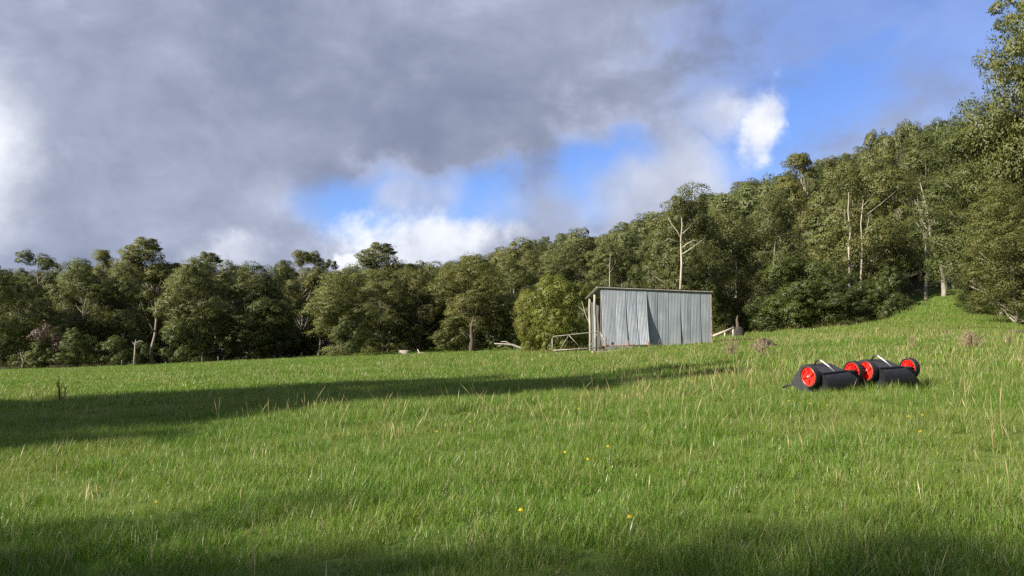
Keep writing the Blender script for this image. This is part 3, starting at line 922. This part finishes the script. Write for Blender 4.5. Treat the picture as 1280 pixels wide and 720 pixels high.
# gate leaning beside the shed
g0 = at(691, 43.5)
gate = empty('gate', g0, 0, 'rusty tubular steel farm gate leaning at the left end of the shed', 'gate')
def gpt(px, py, dy=0.0):
    x, z = ray(px, py); D = 43.5 + dy
    return np.array((x * D - g0.x, dy, EYE + z * D - g0.z))
def gate_part(name, pts, r, mat='pipe'):
    mb = MB(); mb.tube(pts, r, 7); mb.build(name, M[mat], gate, True)
gate_part('top_rail', [gpt(690.5, 422.3), gpt(692, 420.6), gpt(711, 418.6), gpt(735, 416), gpt(748, 414.4), gpt(750, 415)], .026)
gate_part('end_stile', [gpt(690.2, 423), gpt(690.6, 442)], .026)
gate_part('hinge_stile', [gpt(750, 415), gpt(757, 428), gpt(759, 434)], .026)
gate_part('bottom_rail', [gpt(690.6, 438), gpt(725, 436), gpt(752, 434)], .024)
for a, b in (((711, 418.8), (700, 437)), ((711, 418.8), (727, 436)), ((748, 415), (737, 434)), ((751, 416), (753, 434))):
    gate_part('brace', [gpt(*a), gpt(*b)], .018)

# boards and rubbish by the gate
def board(px, D, L, wd, h, rz, label, mat='palewood', tilt=0.0):
    p = at(px, D)
    mb = MB()
    mb.box((0, 0, h / 2), (L, wd, h))
    mb.box((L * .3, 0, h + .01), (wd * 1.5, wd * .7, .02))
    o = mb.build('plank', M[mat])
    o.location = (p.x, p.y, p.z + .06)
    o.rotation_euler = (0, tilt, rz)
    return tag(o, label, 'plank')
board(747, 42.2, .55, .2, .10, .3, 'short pale board lying in the grass at the foot of the gate')
board(763, 42.8, .85, .16, .08, -.2, 'pale plank lying in front of the loose shed sheets', tilt=-.08)
board(752, 43.0, .5, .16, .10, 1.0, 'weathered offcut against the gate hinge', 'rust', -.2)

# ------------------------------------------------------------------ rail and charred stump right of the shed
D_R = 62.0
b = at(905, D_R)
rail = empty('timber_rail', b, 0, 'sloping grey timber rail on short posts right of the shed', 'rail')
def rp(px, py, D=D_R):
    x, z = ray(px, py)
    return np.array((x * D - b.x, D - b.y, EYE + z * D - b.z))
mb = MB(); mb.tube([rp(888, 421.5), rp(904, 415), rp(917.5, 409.5)], [.085, .085, .075], 7); mb.build('top_rail', M['palewood'], rail, True)
for px, py in ((906, 415), (916.5, 411)):
    mb = MB(); mb.tube([rp(px, py), rp(px, 424)], .07, 7); mb.build('post', M['palewood'], rail, True)
sb_ = at(921, 63.5)
stump = empty('stump', sb_, 0, 'charred hollow stump with a leaning snag beside the timber rail', 'stump')
stump.scale = (.8, .8, .8)
mb = MB(); nrm = np.random.default_rng(4)
zz = np.linspace(-.2, 1.0, 7); mb.tube([(.12 * math.sin(3 * z), 0, z) for z in zz], [.72, .66, .62, .6, .56, .48, .25], 12); mb.build('bole', M['blackwood'], stump, True)
mb = MB(); mb.tube([(.1, 0, .6), (.12, .05, 1.2), (.05, 0, 1.7), (.12, 0, 2.05)], [.2, .14, .10, .04], 8); mb.build('snag', M['darkbark'], stump, True)
mb = MB(); mb.tube([(-.35, -.1, .2), (-.5, -.2, .8), (-.3, -.2, 1.1)], [.2, .16, .06], 8); mb.build('root_arm', M['blackwood'], stump, True)

# ------------------------------------------------------------------ stump, stick, fallen branch, fence posts on the left and middle
pp = on_ground(506, 443.5)
st = empty('stump', pp, 0, 'pale sawn stump in the grass at the middle of the forest edge', 'stump')
sc_ = pp.y / 90
mb = MB(); mb.lathe([(-.2, .72), (.0, .70), (.25, .64), (.44, .62), (.46, .60)], 16, 'z'); mb.build('bole', M['bark'], st, True).scale = (sc_,) * 3
mb = MB(); mb.lathe([(.462, .6), (.47, .3), (.468, .001)], 16, 'z'); mb.build('cut_face', M['palewood'], st, True).scale = (sc_,) * 3
def branch(px, D, pts, r, label, name='fallen_branch', mat='greywood', twigs=()):
    b_ = at(px, D)
    def q(p, dy=0): 
        x, z = ray(*p); return np.array((x * (D + dy) - b_.x, dy, EYE + z * (D + dy) - b_.z))
    mb = MB()
    mb.tube([q(p) for p in pts], np.linspace(r, r * .3, len(pts)), 7)
    for tw in twigs:
        mb.tube([q(p, .15 * i) for i, p in enumerate(tw)], np.linspace(r * .45, r * .15, len(tw)), 5)
    o = mb.build(name, M[mat], None, True); o.location = b_
    return tag(o, label, 'branch')
branch(655, 84, [(661, 436), (650, 435), (640, 431), (630, 430), (618, 429.5)], .16, 'grey fallen branch lying along the forest edge left of the wattle',
       twigs=([(640, 431), (632, 427), (626, 427)], [(630, 430), (622, 433)]))
branch(525, 84, [(527, 443), (524, 441), (522, 436.5)], .12, 'white stick standing in the grass beside the pale stump', 'broken_stick', 'palewood', twigs=([(524, 441), (530, 441.5), (538, 442)],))
pst = None
for px, yt, lab in ((153, 450, 'grey fence post below the small bright bush at the left forest edge'),
                    (208, 452, 'short dark fence post right of the small bright bush'),
                    (253, 446.5, 'pale fence post, left one of the pair under the olive gums'),
                    (273, 445.5, 'pale fence post, right one of the pair under the olive gums'),
                    (640, 429, 'leaning fence post beside the fallen branch')):
    p = at(px, 94)
    mb = MB(); h = height_at(yt, 94) - p.z
    mb.tube([(0, 0, -.4), (.02, 0, h * .6), (0, 0, h)], [.085, .08, .07], 7)
    mb.box((0, .03, h - .12), (.10, .16, .03))
    o = mb.build('fence_post', M['darkbark'], None, True); o.location = p
    tag(o, lab, 'fence post', 'fence posts along the forest edge')

# ------------------------------------------------------------------ mound, dry bushes, log at the right
pm = on_ground(956, 436)
k = pm.y / F
mb = MB(); mr = np.random.default_rng(8)
a_ = np.linspace(0, 2 * math.pi, 22, endpoint=False); rr_ = np.linspace(0, 1, 9)
P = np.zeros((9, 23, 3))
for i, r_ in enumerate(rr_):
    for j in range(23):
        t_ = a_[j % 22]
        jit = 1 + .22 * math.sin(3 * t_ + 1) + .12 * math.sin(7 * t_)
        P[i, j] = (23 * k * r_ * jit * math.cos(t_), 15 * k * r_ * jit * math.sin(t_), 11 * k * (1 - r_ ** 1.6) * (1 + .35 * math.sin(5 * t_ + 9 * r_)) - .04)
mb.grid(P); o = mb.build('soil_mound', M['soil'], None, True); o.location = pm
tag(o, 'low mound of dark turned soil in the grass behind the left mower', 'mound')

def twig_bush(px, py, hpx, wpx, n, label, mat='twig', name='dry_shrub', cat='shrub', group=None, seed=0):
    p = on_ground(px, py)
    k = p.y / F
    rng = random.Random(seed + int(px))
    mb = MB(); mt = MB()
    for i in range(n):
        a = rng.uniform(0, 6.28); s = rng.random() ** .7
        ex = math.cos(a) * s * wpx * k; ey = math.sin(a) * s * wpx * k
        ez = hpx * k * rng.uniform(.35, 1.08) * (1 - .25 * s)
        m = (ex * .5 + rng.gauss(0, .02), ey * .5, ez * .5)
        r = .0035 * k / .012
        mb.tube([(ex * .18, ey * .18, -.05), m, (ex, ey, ez)], [r * 1.5, r, r * .6], 3, False)
        for j in range(4):
            f = rng.uniform(.2, .95)
            q = (m[0] * (1 - f) + ex * f, m[1] * (1 - f) + ey * f, m[2] * (1 - f) + ez * f)
            mt.tube([q, (q[0] + rng.gauss(0, .06) * hpx * k, q[1] + rng.gauss(0, .06) * hpx * k, q[2] + rng.uniform(.05, .2) * hpx * k)], [r * .8, r * .5], 3, False)
    e = empty(name, p, 0, label, cat, group)
    mb.build('stems', M[mat], e); mt.build('twigs', M[mat], e)
    return e
twig_bush(1214, 437, 25, 18, 75, 'dry pinkish brown bush, biggest of the bare bushes on the right')
twig_bush(1260, 433, 17, 7, 26, 'thin bare bush near the right border of the photo')
twig_bush(1140, 437, 24, 6, 16, 'wispy dead stalks above the right mower wheel', 'twig', 'weed_stalks', 'weed')
twig_bush(952, 447, 27, 13, 34, 'dry brown weed clump just in front of the soil mound', 'twig', 'weed_stalks', 'weed')
twig_bush(914, 446, 26, 12, 30, 'dry brown weed clump right of the shed corner', 'twig', 'weed_stalks', 'weed')
twig_bush(1183, 418, 6, 7, 40, 'low brown tuft on the lawn under the massive gum', 'twig', 'weed_stalks', 'weed')
twig_bush(76, 504, 36, 7, 16, 'rust brown dock stalks standing in the grass at the far left', 'redstalk', 'dock_weed', 'weed')
twig_bush(790, 436, 14, 9, 60, 'dry weeds under the loose sheets at the middle of the shed', 'twig', 'weed_stalks', 'weed')
twig_bush(769, 437, 9, 8, 40, 'low dry weeds under the loose sheets near the gate', 'twig', 'weed_stalks', 'weed')
lg = on_ground(1268, 418)
k = lg.y / F
mb = MB(); mb.tube([(-7 * k, 0, 2 * k), (2 * k, .05, 2.5 * k), (20 * k, .1, 3 * k)], [3.2 * k, 3.0 * k, 2.5 * k], 9)
mb.tube([(-5 * k, 0, 2 * k), (-8 * k, -.1, 5 * k)], [1.5 * k, .6 * k], 6)
o = mb.build('log', M['darkbark'], None, True); o.location = lg
tag(o, 'dark log lying under the gum boughs at the right border', 'log')

# broad leaved weeds by the gate
def leafy(px, py, hpx, wpx, n, seed, label):
    p = on_ground(px, py); k = p.y / F
    rng = np.random.default_rng(seed)
    d = unit(rng.normal(size=(n, 3)) + np.array((0, 0, .6)))
    P = d * np.array((wpx, wpx * .8, hpx)) * k * rng.uniform(.55, 1.0, (n, 1)); P[:, 2] = np.abs(P[:, 2]) + .03
    V, q, t = leaves(rng, P, unit(d + rng.normal(size=(n, 3)) * .5), .13, .055, .2)
    e = empty('leafy_weed', p, 0, label, 'weed', 'leafy weeds by the gate')
    link('foliage', mesh_np('foliage', V, [q], M['weed'], False, {'tint': t}), e)
    mb = MB()
    for i in range(14):
        mb.tube([(0, 0, -.05), P[i] * .6, P[i]], [.012, .009, .005], 4, False)
    mb.build('stems', M['weed'], e)
for i, (px, py, h, w_) in enumerate(((672, 440, 9, 13), (690, 440, 12, 14), (706, 441, 14, 14), (721, 441, 13, 13), (735, 440, 13, 11), (655, 440, 7, 11), (745, 438, 10, 7))):
    leafy(px, py, h, w_, 150, 40 + i, 'pale green leafy weed clump ' + ('beyond the free end of the gate, taller one', 'at the free end stile of the gate', 'below the first brace of the gate', 'below the second brace of the gate', 'at the outer shed post', 'lowest one, farthest from the shed', 'between the inner shed post and the pale boards')[i])

# ------------------------------------------------------------------ mowers' upturned sweepers
def ring_gear(side):
    """red wheel: dished disc with raised rim, broad spokes outside, thin ribs inside; axis x, outer face at -x"""
    m = MB()
    rr = .113
    m.lathe([(.030, rr), (-.030, rr), (-.034, rr - .006), (-.030, rr - .014), (-.012, rr - .016), (-.008, .034), (-.030, .030), (-.034, .022), (-.034, .001)], 40)
    m.lathe([(.030, rr), (.030, rr - .010), (.006, rr - .013), (.004, .030), (.030, .026), (.034, .018), (.034, .001)], 40)
    for i in range(5):
        a = i * 2 * math.pi / 5
        rot = Matrix.Rotation(a, 4, 'X')
        m.box(np.array(rot @ Vector((-.021, 0, .066))), (.024, .034, .070), rot)
    for i in range(14):
        a = i * 2 * math.pi / 14
        rot = Matrix.Rotation(a, 4, 'X')
        m.box(np.array(rot @ Vector((.018, 0, .064))), (.026, .008, .078), rot)
    return m
def make_sweeper():
    e = empty('lawn_sweeper', (0, 0, 0))
    L = .80                                  # wheel to wheel along x
    # canvas hood: profile (y back, z up) along x; ridge shorter at the far end
    prof = [(-.17, .285), (-.10, .305), (.11, .405), (.17, .385), (.345, .18), (.345, .150), (.22, .09), (.0, .03), (-.17, .03)]
    xs = [-.335, -.31, -.18, 0, .18, .31, .335]
    m = MB()
    P = []
    for x in xs:
        row = []
        endf = 1 - .03 * (abs(x) > .33)
        for (y, z) in prof:
            yy, z2 = y, z
            if x > .1 and z > .30: z2 = z - (z - .29) * min((x - .1) / .30, 1) * .75
            sag = -.008 * math.cos(x * 3.5) if z > .3 else 0
            row.append((x - max(z - .10, 0) * .85 * (x > .3), yy * endf, z2 * endf + sag))
        row.append(row[0]); P.append(row)
    m.grid(np.array(P))
    n = len(prof)
    for x_i in (0, -1):
        c = np.mean(np.array(P[x_i][:-1]), axis=0)
        V = np.vstack([np.array(P[x_i][:-1]), c])
        m.add(V, (), [(i, (i + 1) % n, n) if x_i else ((i + 1) % n, i, n) for i in range(n)])
    m.build('hood', M['fabric'], e)
    # moulded brush housing across the front
    hp = [(-.165, .270), (-.172, .283)] + [(-.172 - .092 * math.sin(q), .191 + .092 * math.cos(q)) for q in np.linspace(.15, math.pi / 2, 8)] + [(-.266, .12), (-.258, .05), (-.240, .015), (-.17, .012), (-.165, .270)]
    m = MB()
    xs = np.linspace(-.335, .335, 9)
    cut = lambda x, z: x - max(z - .09, 0) * 1.15 * (x > .3)
    m.grid(np.array([[(cut(x, z), y, z) for y, z in hp] for x in xs]))
    for x, fl in ((-.335, 0), (.335, 1)):
        c = np.mean(hp[:-1], axis=0); V = [(cut(x, z), y, z) for y, z in hp[:-1]] + [(cut(x, c[1]), c[0], c[1])]
        k_ = len(hp) - 1
        m.add(V, (), [(i, (i + 1) % k_, k_) if fl else ((i + 1) % k_, i, k_) for i in range(k_)])
    h = m.build('brush_housing', M['plastic'], e, True)
    m = MB(); m.box((-.105, -.178, .297), (.45, .035, .016)); m.build('ledge', M['plastic'], h)
    m = MB(); m.tube([(-L / 2 - .02, -.05, .262), (L / 2 + .02, -.05, .262)], .012, 8); m.build('axle', M['darksteel'], e, True)
    for sgn in (-1, 1):
        wh = empty('wheel', (sgn * L / 2, -.05, .262)); wh.parent = e
        if sgn > 0: wh.rotation_euler = (0, 0, math.pi)
        wh.rotation_euler.x = .35 * sgn
        m = MB()
        m.lathe([(-.030, .114), (-.040, .117), (-.046, .124), (-.043, .131), (-.026, .134), (.026, .134), (.043, .131), (.046, .124), (.040, .117), (.030, .114), (-.030, .114)], 44)
        for i in range(36):
            rot = Matrix.Rotation(i * 2 * math.pi / 36, 4, 'X')
            m.box(np.array(rot @ Vector((0, 0, .1345))), (.070, .009, .005), rot)
        m.build('tyre', M['rubber'], wh)
        ring_gear(sgn).build('rim', M['red'], wh)
        m = MB(); m.lathe([(-.030, .016), (-.046, .014), (-.050, .008), (-.051, .0005)], 16); m.build('hub_cap', M['chrome'], wh, True)
        m = MB(); m.box((sgn * .335, -.08, .24), (.03, .12, .10)); m.build('axle_bracket', M['darksteel'], e)
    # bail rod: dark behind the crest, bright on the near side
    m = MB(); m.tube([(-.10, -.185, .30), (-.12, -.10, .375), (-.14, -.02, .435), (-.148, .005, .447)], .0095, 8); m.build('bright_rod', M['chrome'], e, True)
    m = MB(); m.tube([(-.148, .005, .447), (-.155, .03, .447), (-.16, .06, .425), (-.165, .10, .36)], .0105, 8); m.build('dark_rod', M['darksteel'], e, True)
    return e

def sticker_arm(e):
    m = MB(); m.tube([(-.28, .30, .16), (-.30, .42, .135), (-.30, .52, .10)], .014, 8); m.build('draw_bar', M['darksteel'], e, True)
    m = MB(); V = [(-.3385, -.03, .18), (-.3385, .02, .25), (-.3385, .035, .20), (-.3385, .08, .17), (-.3385, .03, .15), (-.3385, -.02, .12)]
    m.add(V, (), [(0, 2, 1), (0, 5, 2), (2, 5, 4), (2, 4, 3)]); m.build('sticker', M['sticker'], e)

def copy_tree(o, parent=None):
    c = o.copy(); COL.objects.link(c)
    if parent is not None: c.parent = parent
    for ch in list(o.children):
        copy_tree(ch, c)
    return c
SW = 'black lawn sweepers with red wheels in the grass'
def place_sweeper(e, px, py, ang):
    """near wheel's column and the ground line of the photo"""
    p = on_ground(px, py)
    ax = Vector((math.cos(ang), math.sin(ang), 0))
    c = p + ax * .365
    e.location = (c.x, c.y, float(gz(c.x, c.y)) - .01)
    e.scale = (.96, .96, .98)
    e.rotation_euler = (0, 0, ang)
sw1 = make_sweeper()
sw2 = copy_tree(sw1)
sticker_arm(sw1)
place_sweeper(sw1, 1012, 495.5, R(29))
place_sweeper(sw2, 1083, 488, R(27))
sw1.rotation_euler.y = R(-4); sw2.rotation_euler.y = R(-2)
tag(sw1, 'left upturned black lawn sweeper with red wheels, pale sticker and draw bar', 'lawn sweeper', SW)
tag(sw2, 'right upturned black lawn sweeper with red wheels, partly behind the other', 'lawn sweeper', SW)

# ------------------------------------------------------------------ grass
hidden = bpy.data.collections.new('grass_sources')
def blade_mesh(name, rng, n, R0, hmin, hmax, wd, mat, bend=0.5, seg=3, seed_head=False, tint=(0, 1)):
    V, Q, T3, ti = [], [], [], []
    base = 0
    for i in range(n):
        a = rng.uniform(0, 6.28); r = R0 * math.sqrt(rng.random())
        bx, by = r * math.cos(a), r * math.sin(a)
        h = rng.uniform(hmin, hmax); d = rng.uniform(0, 6.28)
        b = bend * rng.random() ** 0.8 * h
        fx, fy = math.cos(d), math.sin(d)
        tw = d + math.pi / 2 + rng.uniform(-.6, .6)
        sx, sy = math.cos(tw), math.sin(tw)
        wv = wd * rng.uniform(.6, 1.3)
        tv = rng.uniform(*tint)
        rows = seg
        pr = []
        for k in range(rows):
            t = k / rows
            c = (bx + fx * b * t ** 1.8, by + fy * b * t ** 1.8, h * (t - .12 * (b / h) * t * t) - .01)
            ww = wv * (1 - .55 * t) / 2
            if seed_head and k == rows - 1: ww = wv * 1.3
            pr.append(len(V)); V.append((c[0] - sx * ww, c[1] - sy * ww, c[2])); V.append((c[0] + sx * ww, c[1] + sy * ww, c[2])); ti += [tv, tv]
        V.append((bx + fx * b, by + fy * b, h * (1 - .12 * b / h))); ti.append(tv)
        for k in range(rows - 1):
            q = pr[k]; Q.append((q, q + 1, q + 3, q + 2))
        q = pr[-1]; T3.append((q, q + 1, len(V) - 1))
    me = mesh_np(name, np.array(V), [np.array(Q), np.array(T3)], mat, True, {'tint': ti})
    o = bpy.data.objects.new(name, me)
    return o

def scatter(name, pts, scl, rot, idx, coll, label, cat, tilt=None):
    me = bpy.data.meshes.new(name)
    me.vertices.add(len(pts))
    me.vertices.foreach_set('co', np.asarray(pts, np.float32).ravel())
    for k, v, ty in (('scl', scl, 'FLOAT'), ('rot', rot, 'FLOAT'), ('idx', idx, 'INT'), ('tilt', tilt if tilt is not None else np.zeros(len(pts)), 'FLOAT')):
        at_ = me.attributes.new(k, ty, 'POINT')
        at_.data.foreach_set('value', np.asarray(v, np.int32 if ty == 'INT' else np.float32))
    o = link(name, me)
    tag(o, label, cat, None, 'stuff')
    ng = bpy.data.node_groups.new(name, 'GeometryNodeTree')
    ng.interface.new_socket('Geometry', in_out='INPUT', socket_type='NodeSocketGeometry')
    ng.interface.new_socket('Geometry', in_out='OUTPUT', socket_type='NodeSocketGeometry')
    nd = ng.nodes
    gi, go = nd.new('NodeGroupInput'), nd.new('NodeGroupOutput')
    ci = nd.new('GeometryNodeCollectionInfo'); ci.inputs[0].default_value = coll
    ci.inputs['Separate Children'].default_value = True; ci.inputs['Reset Children'].default_value = True
    ip = nd.new('GeometryNodeInstanceOnPoints'); ip.inputs['Pick Instance'].default_value = True
    def na(nm, ty):
        a = nd.new('GeometryNodeInputNamedAttribute'); a.data_type = ty; a.inputs[0].default_value = nm
        return a.outputs[0]
    cx = nd.new('ShaderNodeCombineXYZ')
    L_ = ng.links.new
    L_(na('tilt', 'FLOAT'), cx.inputs[0]); L_(na('rot', 'FLOAT'), cx.inputs[2])
    L_(gi.outputs[0], ip.inputs['Points']); L_(ci.outputs[0], ip.inputs['Instance']); L_(na('idx', 'INT'), ip.inputs['Instance Index'])
    L_(cx.outputs[0], ip.inputs['Rotation']); L_(na('scl', 'FLOAT'), ip.inputs['Scale']); L_(ip.outputs[0], go.inputs[0])
    md = o.modifiers.new('scatter', 'NODES'); md.node_group = ng
    return o

grng = random.Random(11)
turf = bpy.data.collections.new('turf_tufts')
for i in range(6):
    turf.objects.link(blade_mesh('turf_tuft_%d' % i, grng, 120, .15, .03, .115, .0040, M['grass'], 1.1))
for i in range(2):
    turf.objects.link(blade_mesh('turf_tuft_broad_%d' % i, grng, 34, .10, .03, .06, .020, M['grass'], 1.4, tint=(.0, .55)))
turf.objects.link(blade_mesh('turf_tuft_thatch', grng, 60, .16, .02, .08, .0035, M['grass'], 1.8, tint=(.88, 1.0)))
far_turf = bpy.data.collections.new('far_turf_tufts')
for i in range(6):
    far_turf.objects.link(blade_mesh('far_tuft_%d' % i, grng, 190, .52, .04, .13, .0115, M['grass'], 1.1))
nr = np.random.default_rng(21)
def fan(r0, r1, dens, half=0.66):
    """random ground points in the view fan between two distances"""
    area = half * (r1 ** 2 - r0 ** 2)
    n = int(area * dens)
    r = np.sqrt(nr.uniform(r0 ** 2, r1 ** 2, n)); th = nr.uniform(-half, half, n)
    return r * np.sin(th), r * np.cos(th)
def fbm(x, y, f, ph):
    return sum(np.sin(x * f * a + ph * b) * np.sin(y * f * c + ph) / d for a, b, c, d in ((1, 1, 1.1, 1), (2.1, 3, 1.9, 2), (3.7, 2, 4.1, 3)))
PX_, PY_, SC_ = [], [], []
for r0, r1, dens, s in ((1.6, 6, 115, .78), (6, 11, 80, .85), (11, 18, 36, 1.1), (18, 36, 7, -1.0), (36, 70, 3.2, -1.25), (70, 118, 1.5, -1.6)):
    x, y = fan(r0, r1, dens)
    PX_.append(x); PY_.append(y)
    SC_.append(s * nr.uniform(.65, 1.25, len(x)) * np.clip(1 + .26 * fbm(x, y, .9, 2.0) + .22 * fbm(x, y, 2.7, 4.0), .45, 1.7))
gx, gy, gs = map(np.concatenate, (PX_, PY_, SC_))
rdist = np.hypot(gx, gy)
lim = np.interp(640 + F * gx / gy, _PX, _DT) + 6
kp = gy < lim
gx, gy, gs = gx[kp], gy[kp], gs[kp]
def foot(x, y):
    """grass does not grow under the shed"""
    c, s = math.cos(-yaw), math.sin(-yaw)
    lx = (x - p0.x) * c - (y - p0.y) * s; ly = (x - p0.x) * s + (y - p0.y) * c
    return (lx > -.05) & (lx < Wd) & (ly > 0.03) & (ly < Dp)
def under_sweeper(x, y, m=.0):
    r = np.zeros(len(x), bool)
    for e in (sw1, sw2):
        a = -e.rotation_euler.z
        lx = (x - e.location.x) * math.cos(a) - (y - e.location.y) * math.sin(a)
        ly = (x - e.location.x) * math.sin(a) + (y - e.location.y) * math.cos(a)
        r |= (np.abs(lx) < .36 + m) & (ly > -.20 - m) & (ly < .22 + m)
    return r
kp = ~(foot(gx, gy) | under_sweeper(gx, gy))
gx, gy, gs = gx[kp], gy[kp], gs[kp]
fr = gs < 0
def pick_tuft(n, nm):
    # the sources are taken in the order of their names: six plain tufts, two broad leaved, one thatch
    i = nr.integers(0, 6, n)
    if nm == 'grass':
        r = nr.random(n)
        i = np.where(r < .10, 6 + nr.integers(0, 2, n), np.where(r < .16, 8, i))
    return i
for nm, sel, cl, lb in (('grass', ~fr, turf, 'thick green pasture grass in the nearer half of the paddock'), ('far_grass', fr, far_turf, 'short green pasture grass in the far half of the paddock up to the trees')):
    n = int(sel.sum())
    scatter(nm, np.stack([gx, gy, gz(gx, gy)], -1)[sel], np.abs(gs[sel]), nr.uniform(0, 6.28, n), pick_tuft(n, nm), cl, lb, 'grass', nr.normal(0, .12 if nm == 'grass' else .03, n))

# dry seed stems standing and leaning over the grass
dry = bpy.data.collections.new('dry_stems')
for i in range(5):
    dry.objects.link(blade_mesh('dry_stem_%d' % i, grng, (2, 3, 5, 1, 4)[i], (.05, .12, .25, .05, .3)[i], .16, .46, .0024, M['straw'], (.4, .8, .6, 1.4, .9)[i], 4, True))
PX_, PY_, SC_ = [], [], []
for r0, r1, dens, s in ((2.2, 7, 13.0, .75), (7, 14, 15.0, .8), (14, 26, 13.0, .9), (26, 48, 8.0, 1.0), (48, 90, 1.2, 1.3)):
    x, y = fan(r0, r1, dens)
    PX_.append(x); PY_.append(y); SC_.append(s * nr.uniform(.5, 1.25, len(x)))
dxx, dyy, dss = map(np.concatenate, (PX_, PY_, SC_))
ed = nr.uniform(-60, 1080, 2600); ey_ = np.interp(ed, _PX, _DT) + nr.uniform(-5, 4, 2600)
dxx = np.concatenate([dxx, (ed - 640) / F * ey_]); dyy = np.concatenate([dyy, ey_]); dss = np.concatenate([dss, nr.uniform(1.2, 2.6, 2600)])
pk = fbm(dxx, dyy, .55, 5.0) + nr.normal(0, .5, len(dxx)) + np.clip((dxx - 1) * .06, -.3, .4) + .8 * np.exp(-((dyy - 17) / 6) ** 2) * (dxx > 1) > .25
pk &= ~(foot(dxx, dyy) | under_sweeper(dxx, dyy, .1))
dxx, dyy, dss = dxx[pk], dyy[pk], dss[pk]
n = len(dxx)
scatter('dry_grass', np.stack([dxx, dyy, gz(dxx, dyy)], -1), dss, nr.uniform(0, 6.28, n), nr.integers(0, 5, n), dry,
        'scattered straw coloured dry grass stems rising over the green grass', 'dry grass', nr.normal(0, .22, n))

# dandelions
def dandelion():
    e = empty('dandelion', (0, 0, 0), 0, 'small yellow dandelion flower in the grass', 'flower', 'yellow dandelions in the grass')
    m = MB(); m.tube([(0, 0, 0), (.008, 0, .08), (.004, .004, .165)], .0022, 5); m.build('stem', M['weed'], e)
    m = MB()
    for k_ in range(3):
        for i in range(12):
            a = i * 2 * math.pi / 12 + k_ * .3; r = .015 - .003 * k_
            c, s = math.cos(a), math.sin(a); z = .164 + .006 * k_
            m.add([(.004, .004, z), (.004 + r * math.cos(a - .2), .004 + r * math.sin(a - .2), z + .004), (.004 + r * 1.12 * c, .004 + r * 1.12 * s, z + .006), (.004 + r * math.cos(a + .2), .004 + r * math.sin(a + .2), z + .004)], [(0, 1, 2, 3)])
    m.build('flower_head', M['petal'], e)
    return e
dd = dandelion()
spots_d = [(650, 665), (707, 580), (735, 590), (786, 676), (760, 572), (1078, 512), (1034, 516), (986, 508), (1137, 533), (1152, 555), (723, 516), (587, 534), (546, 548), (195, 650), (866, 480), (880, 478), (1014, 513), (560, 478), (680, 474), (1154, 531)]
for i, (px, py) in enumerate(spots_d):
    e = dd if i == 0 else copy_tree(dd)
    e.location = on_ground(px, py + 12)
    e.rotation_euler = (0, 0, i * 1.7)
    e.scale = (.75, .75, .85) if py > 500 else (.9, .9, 1.1)
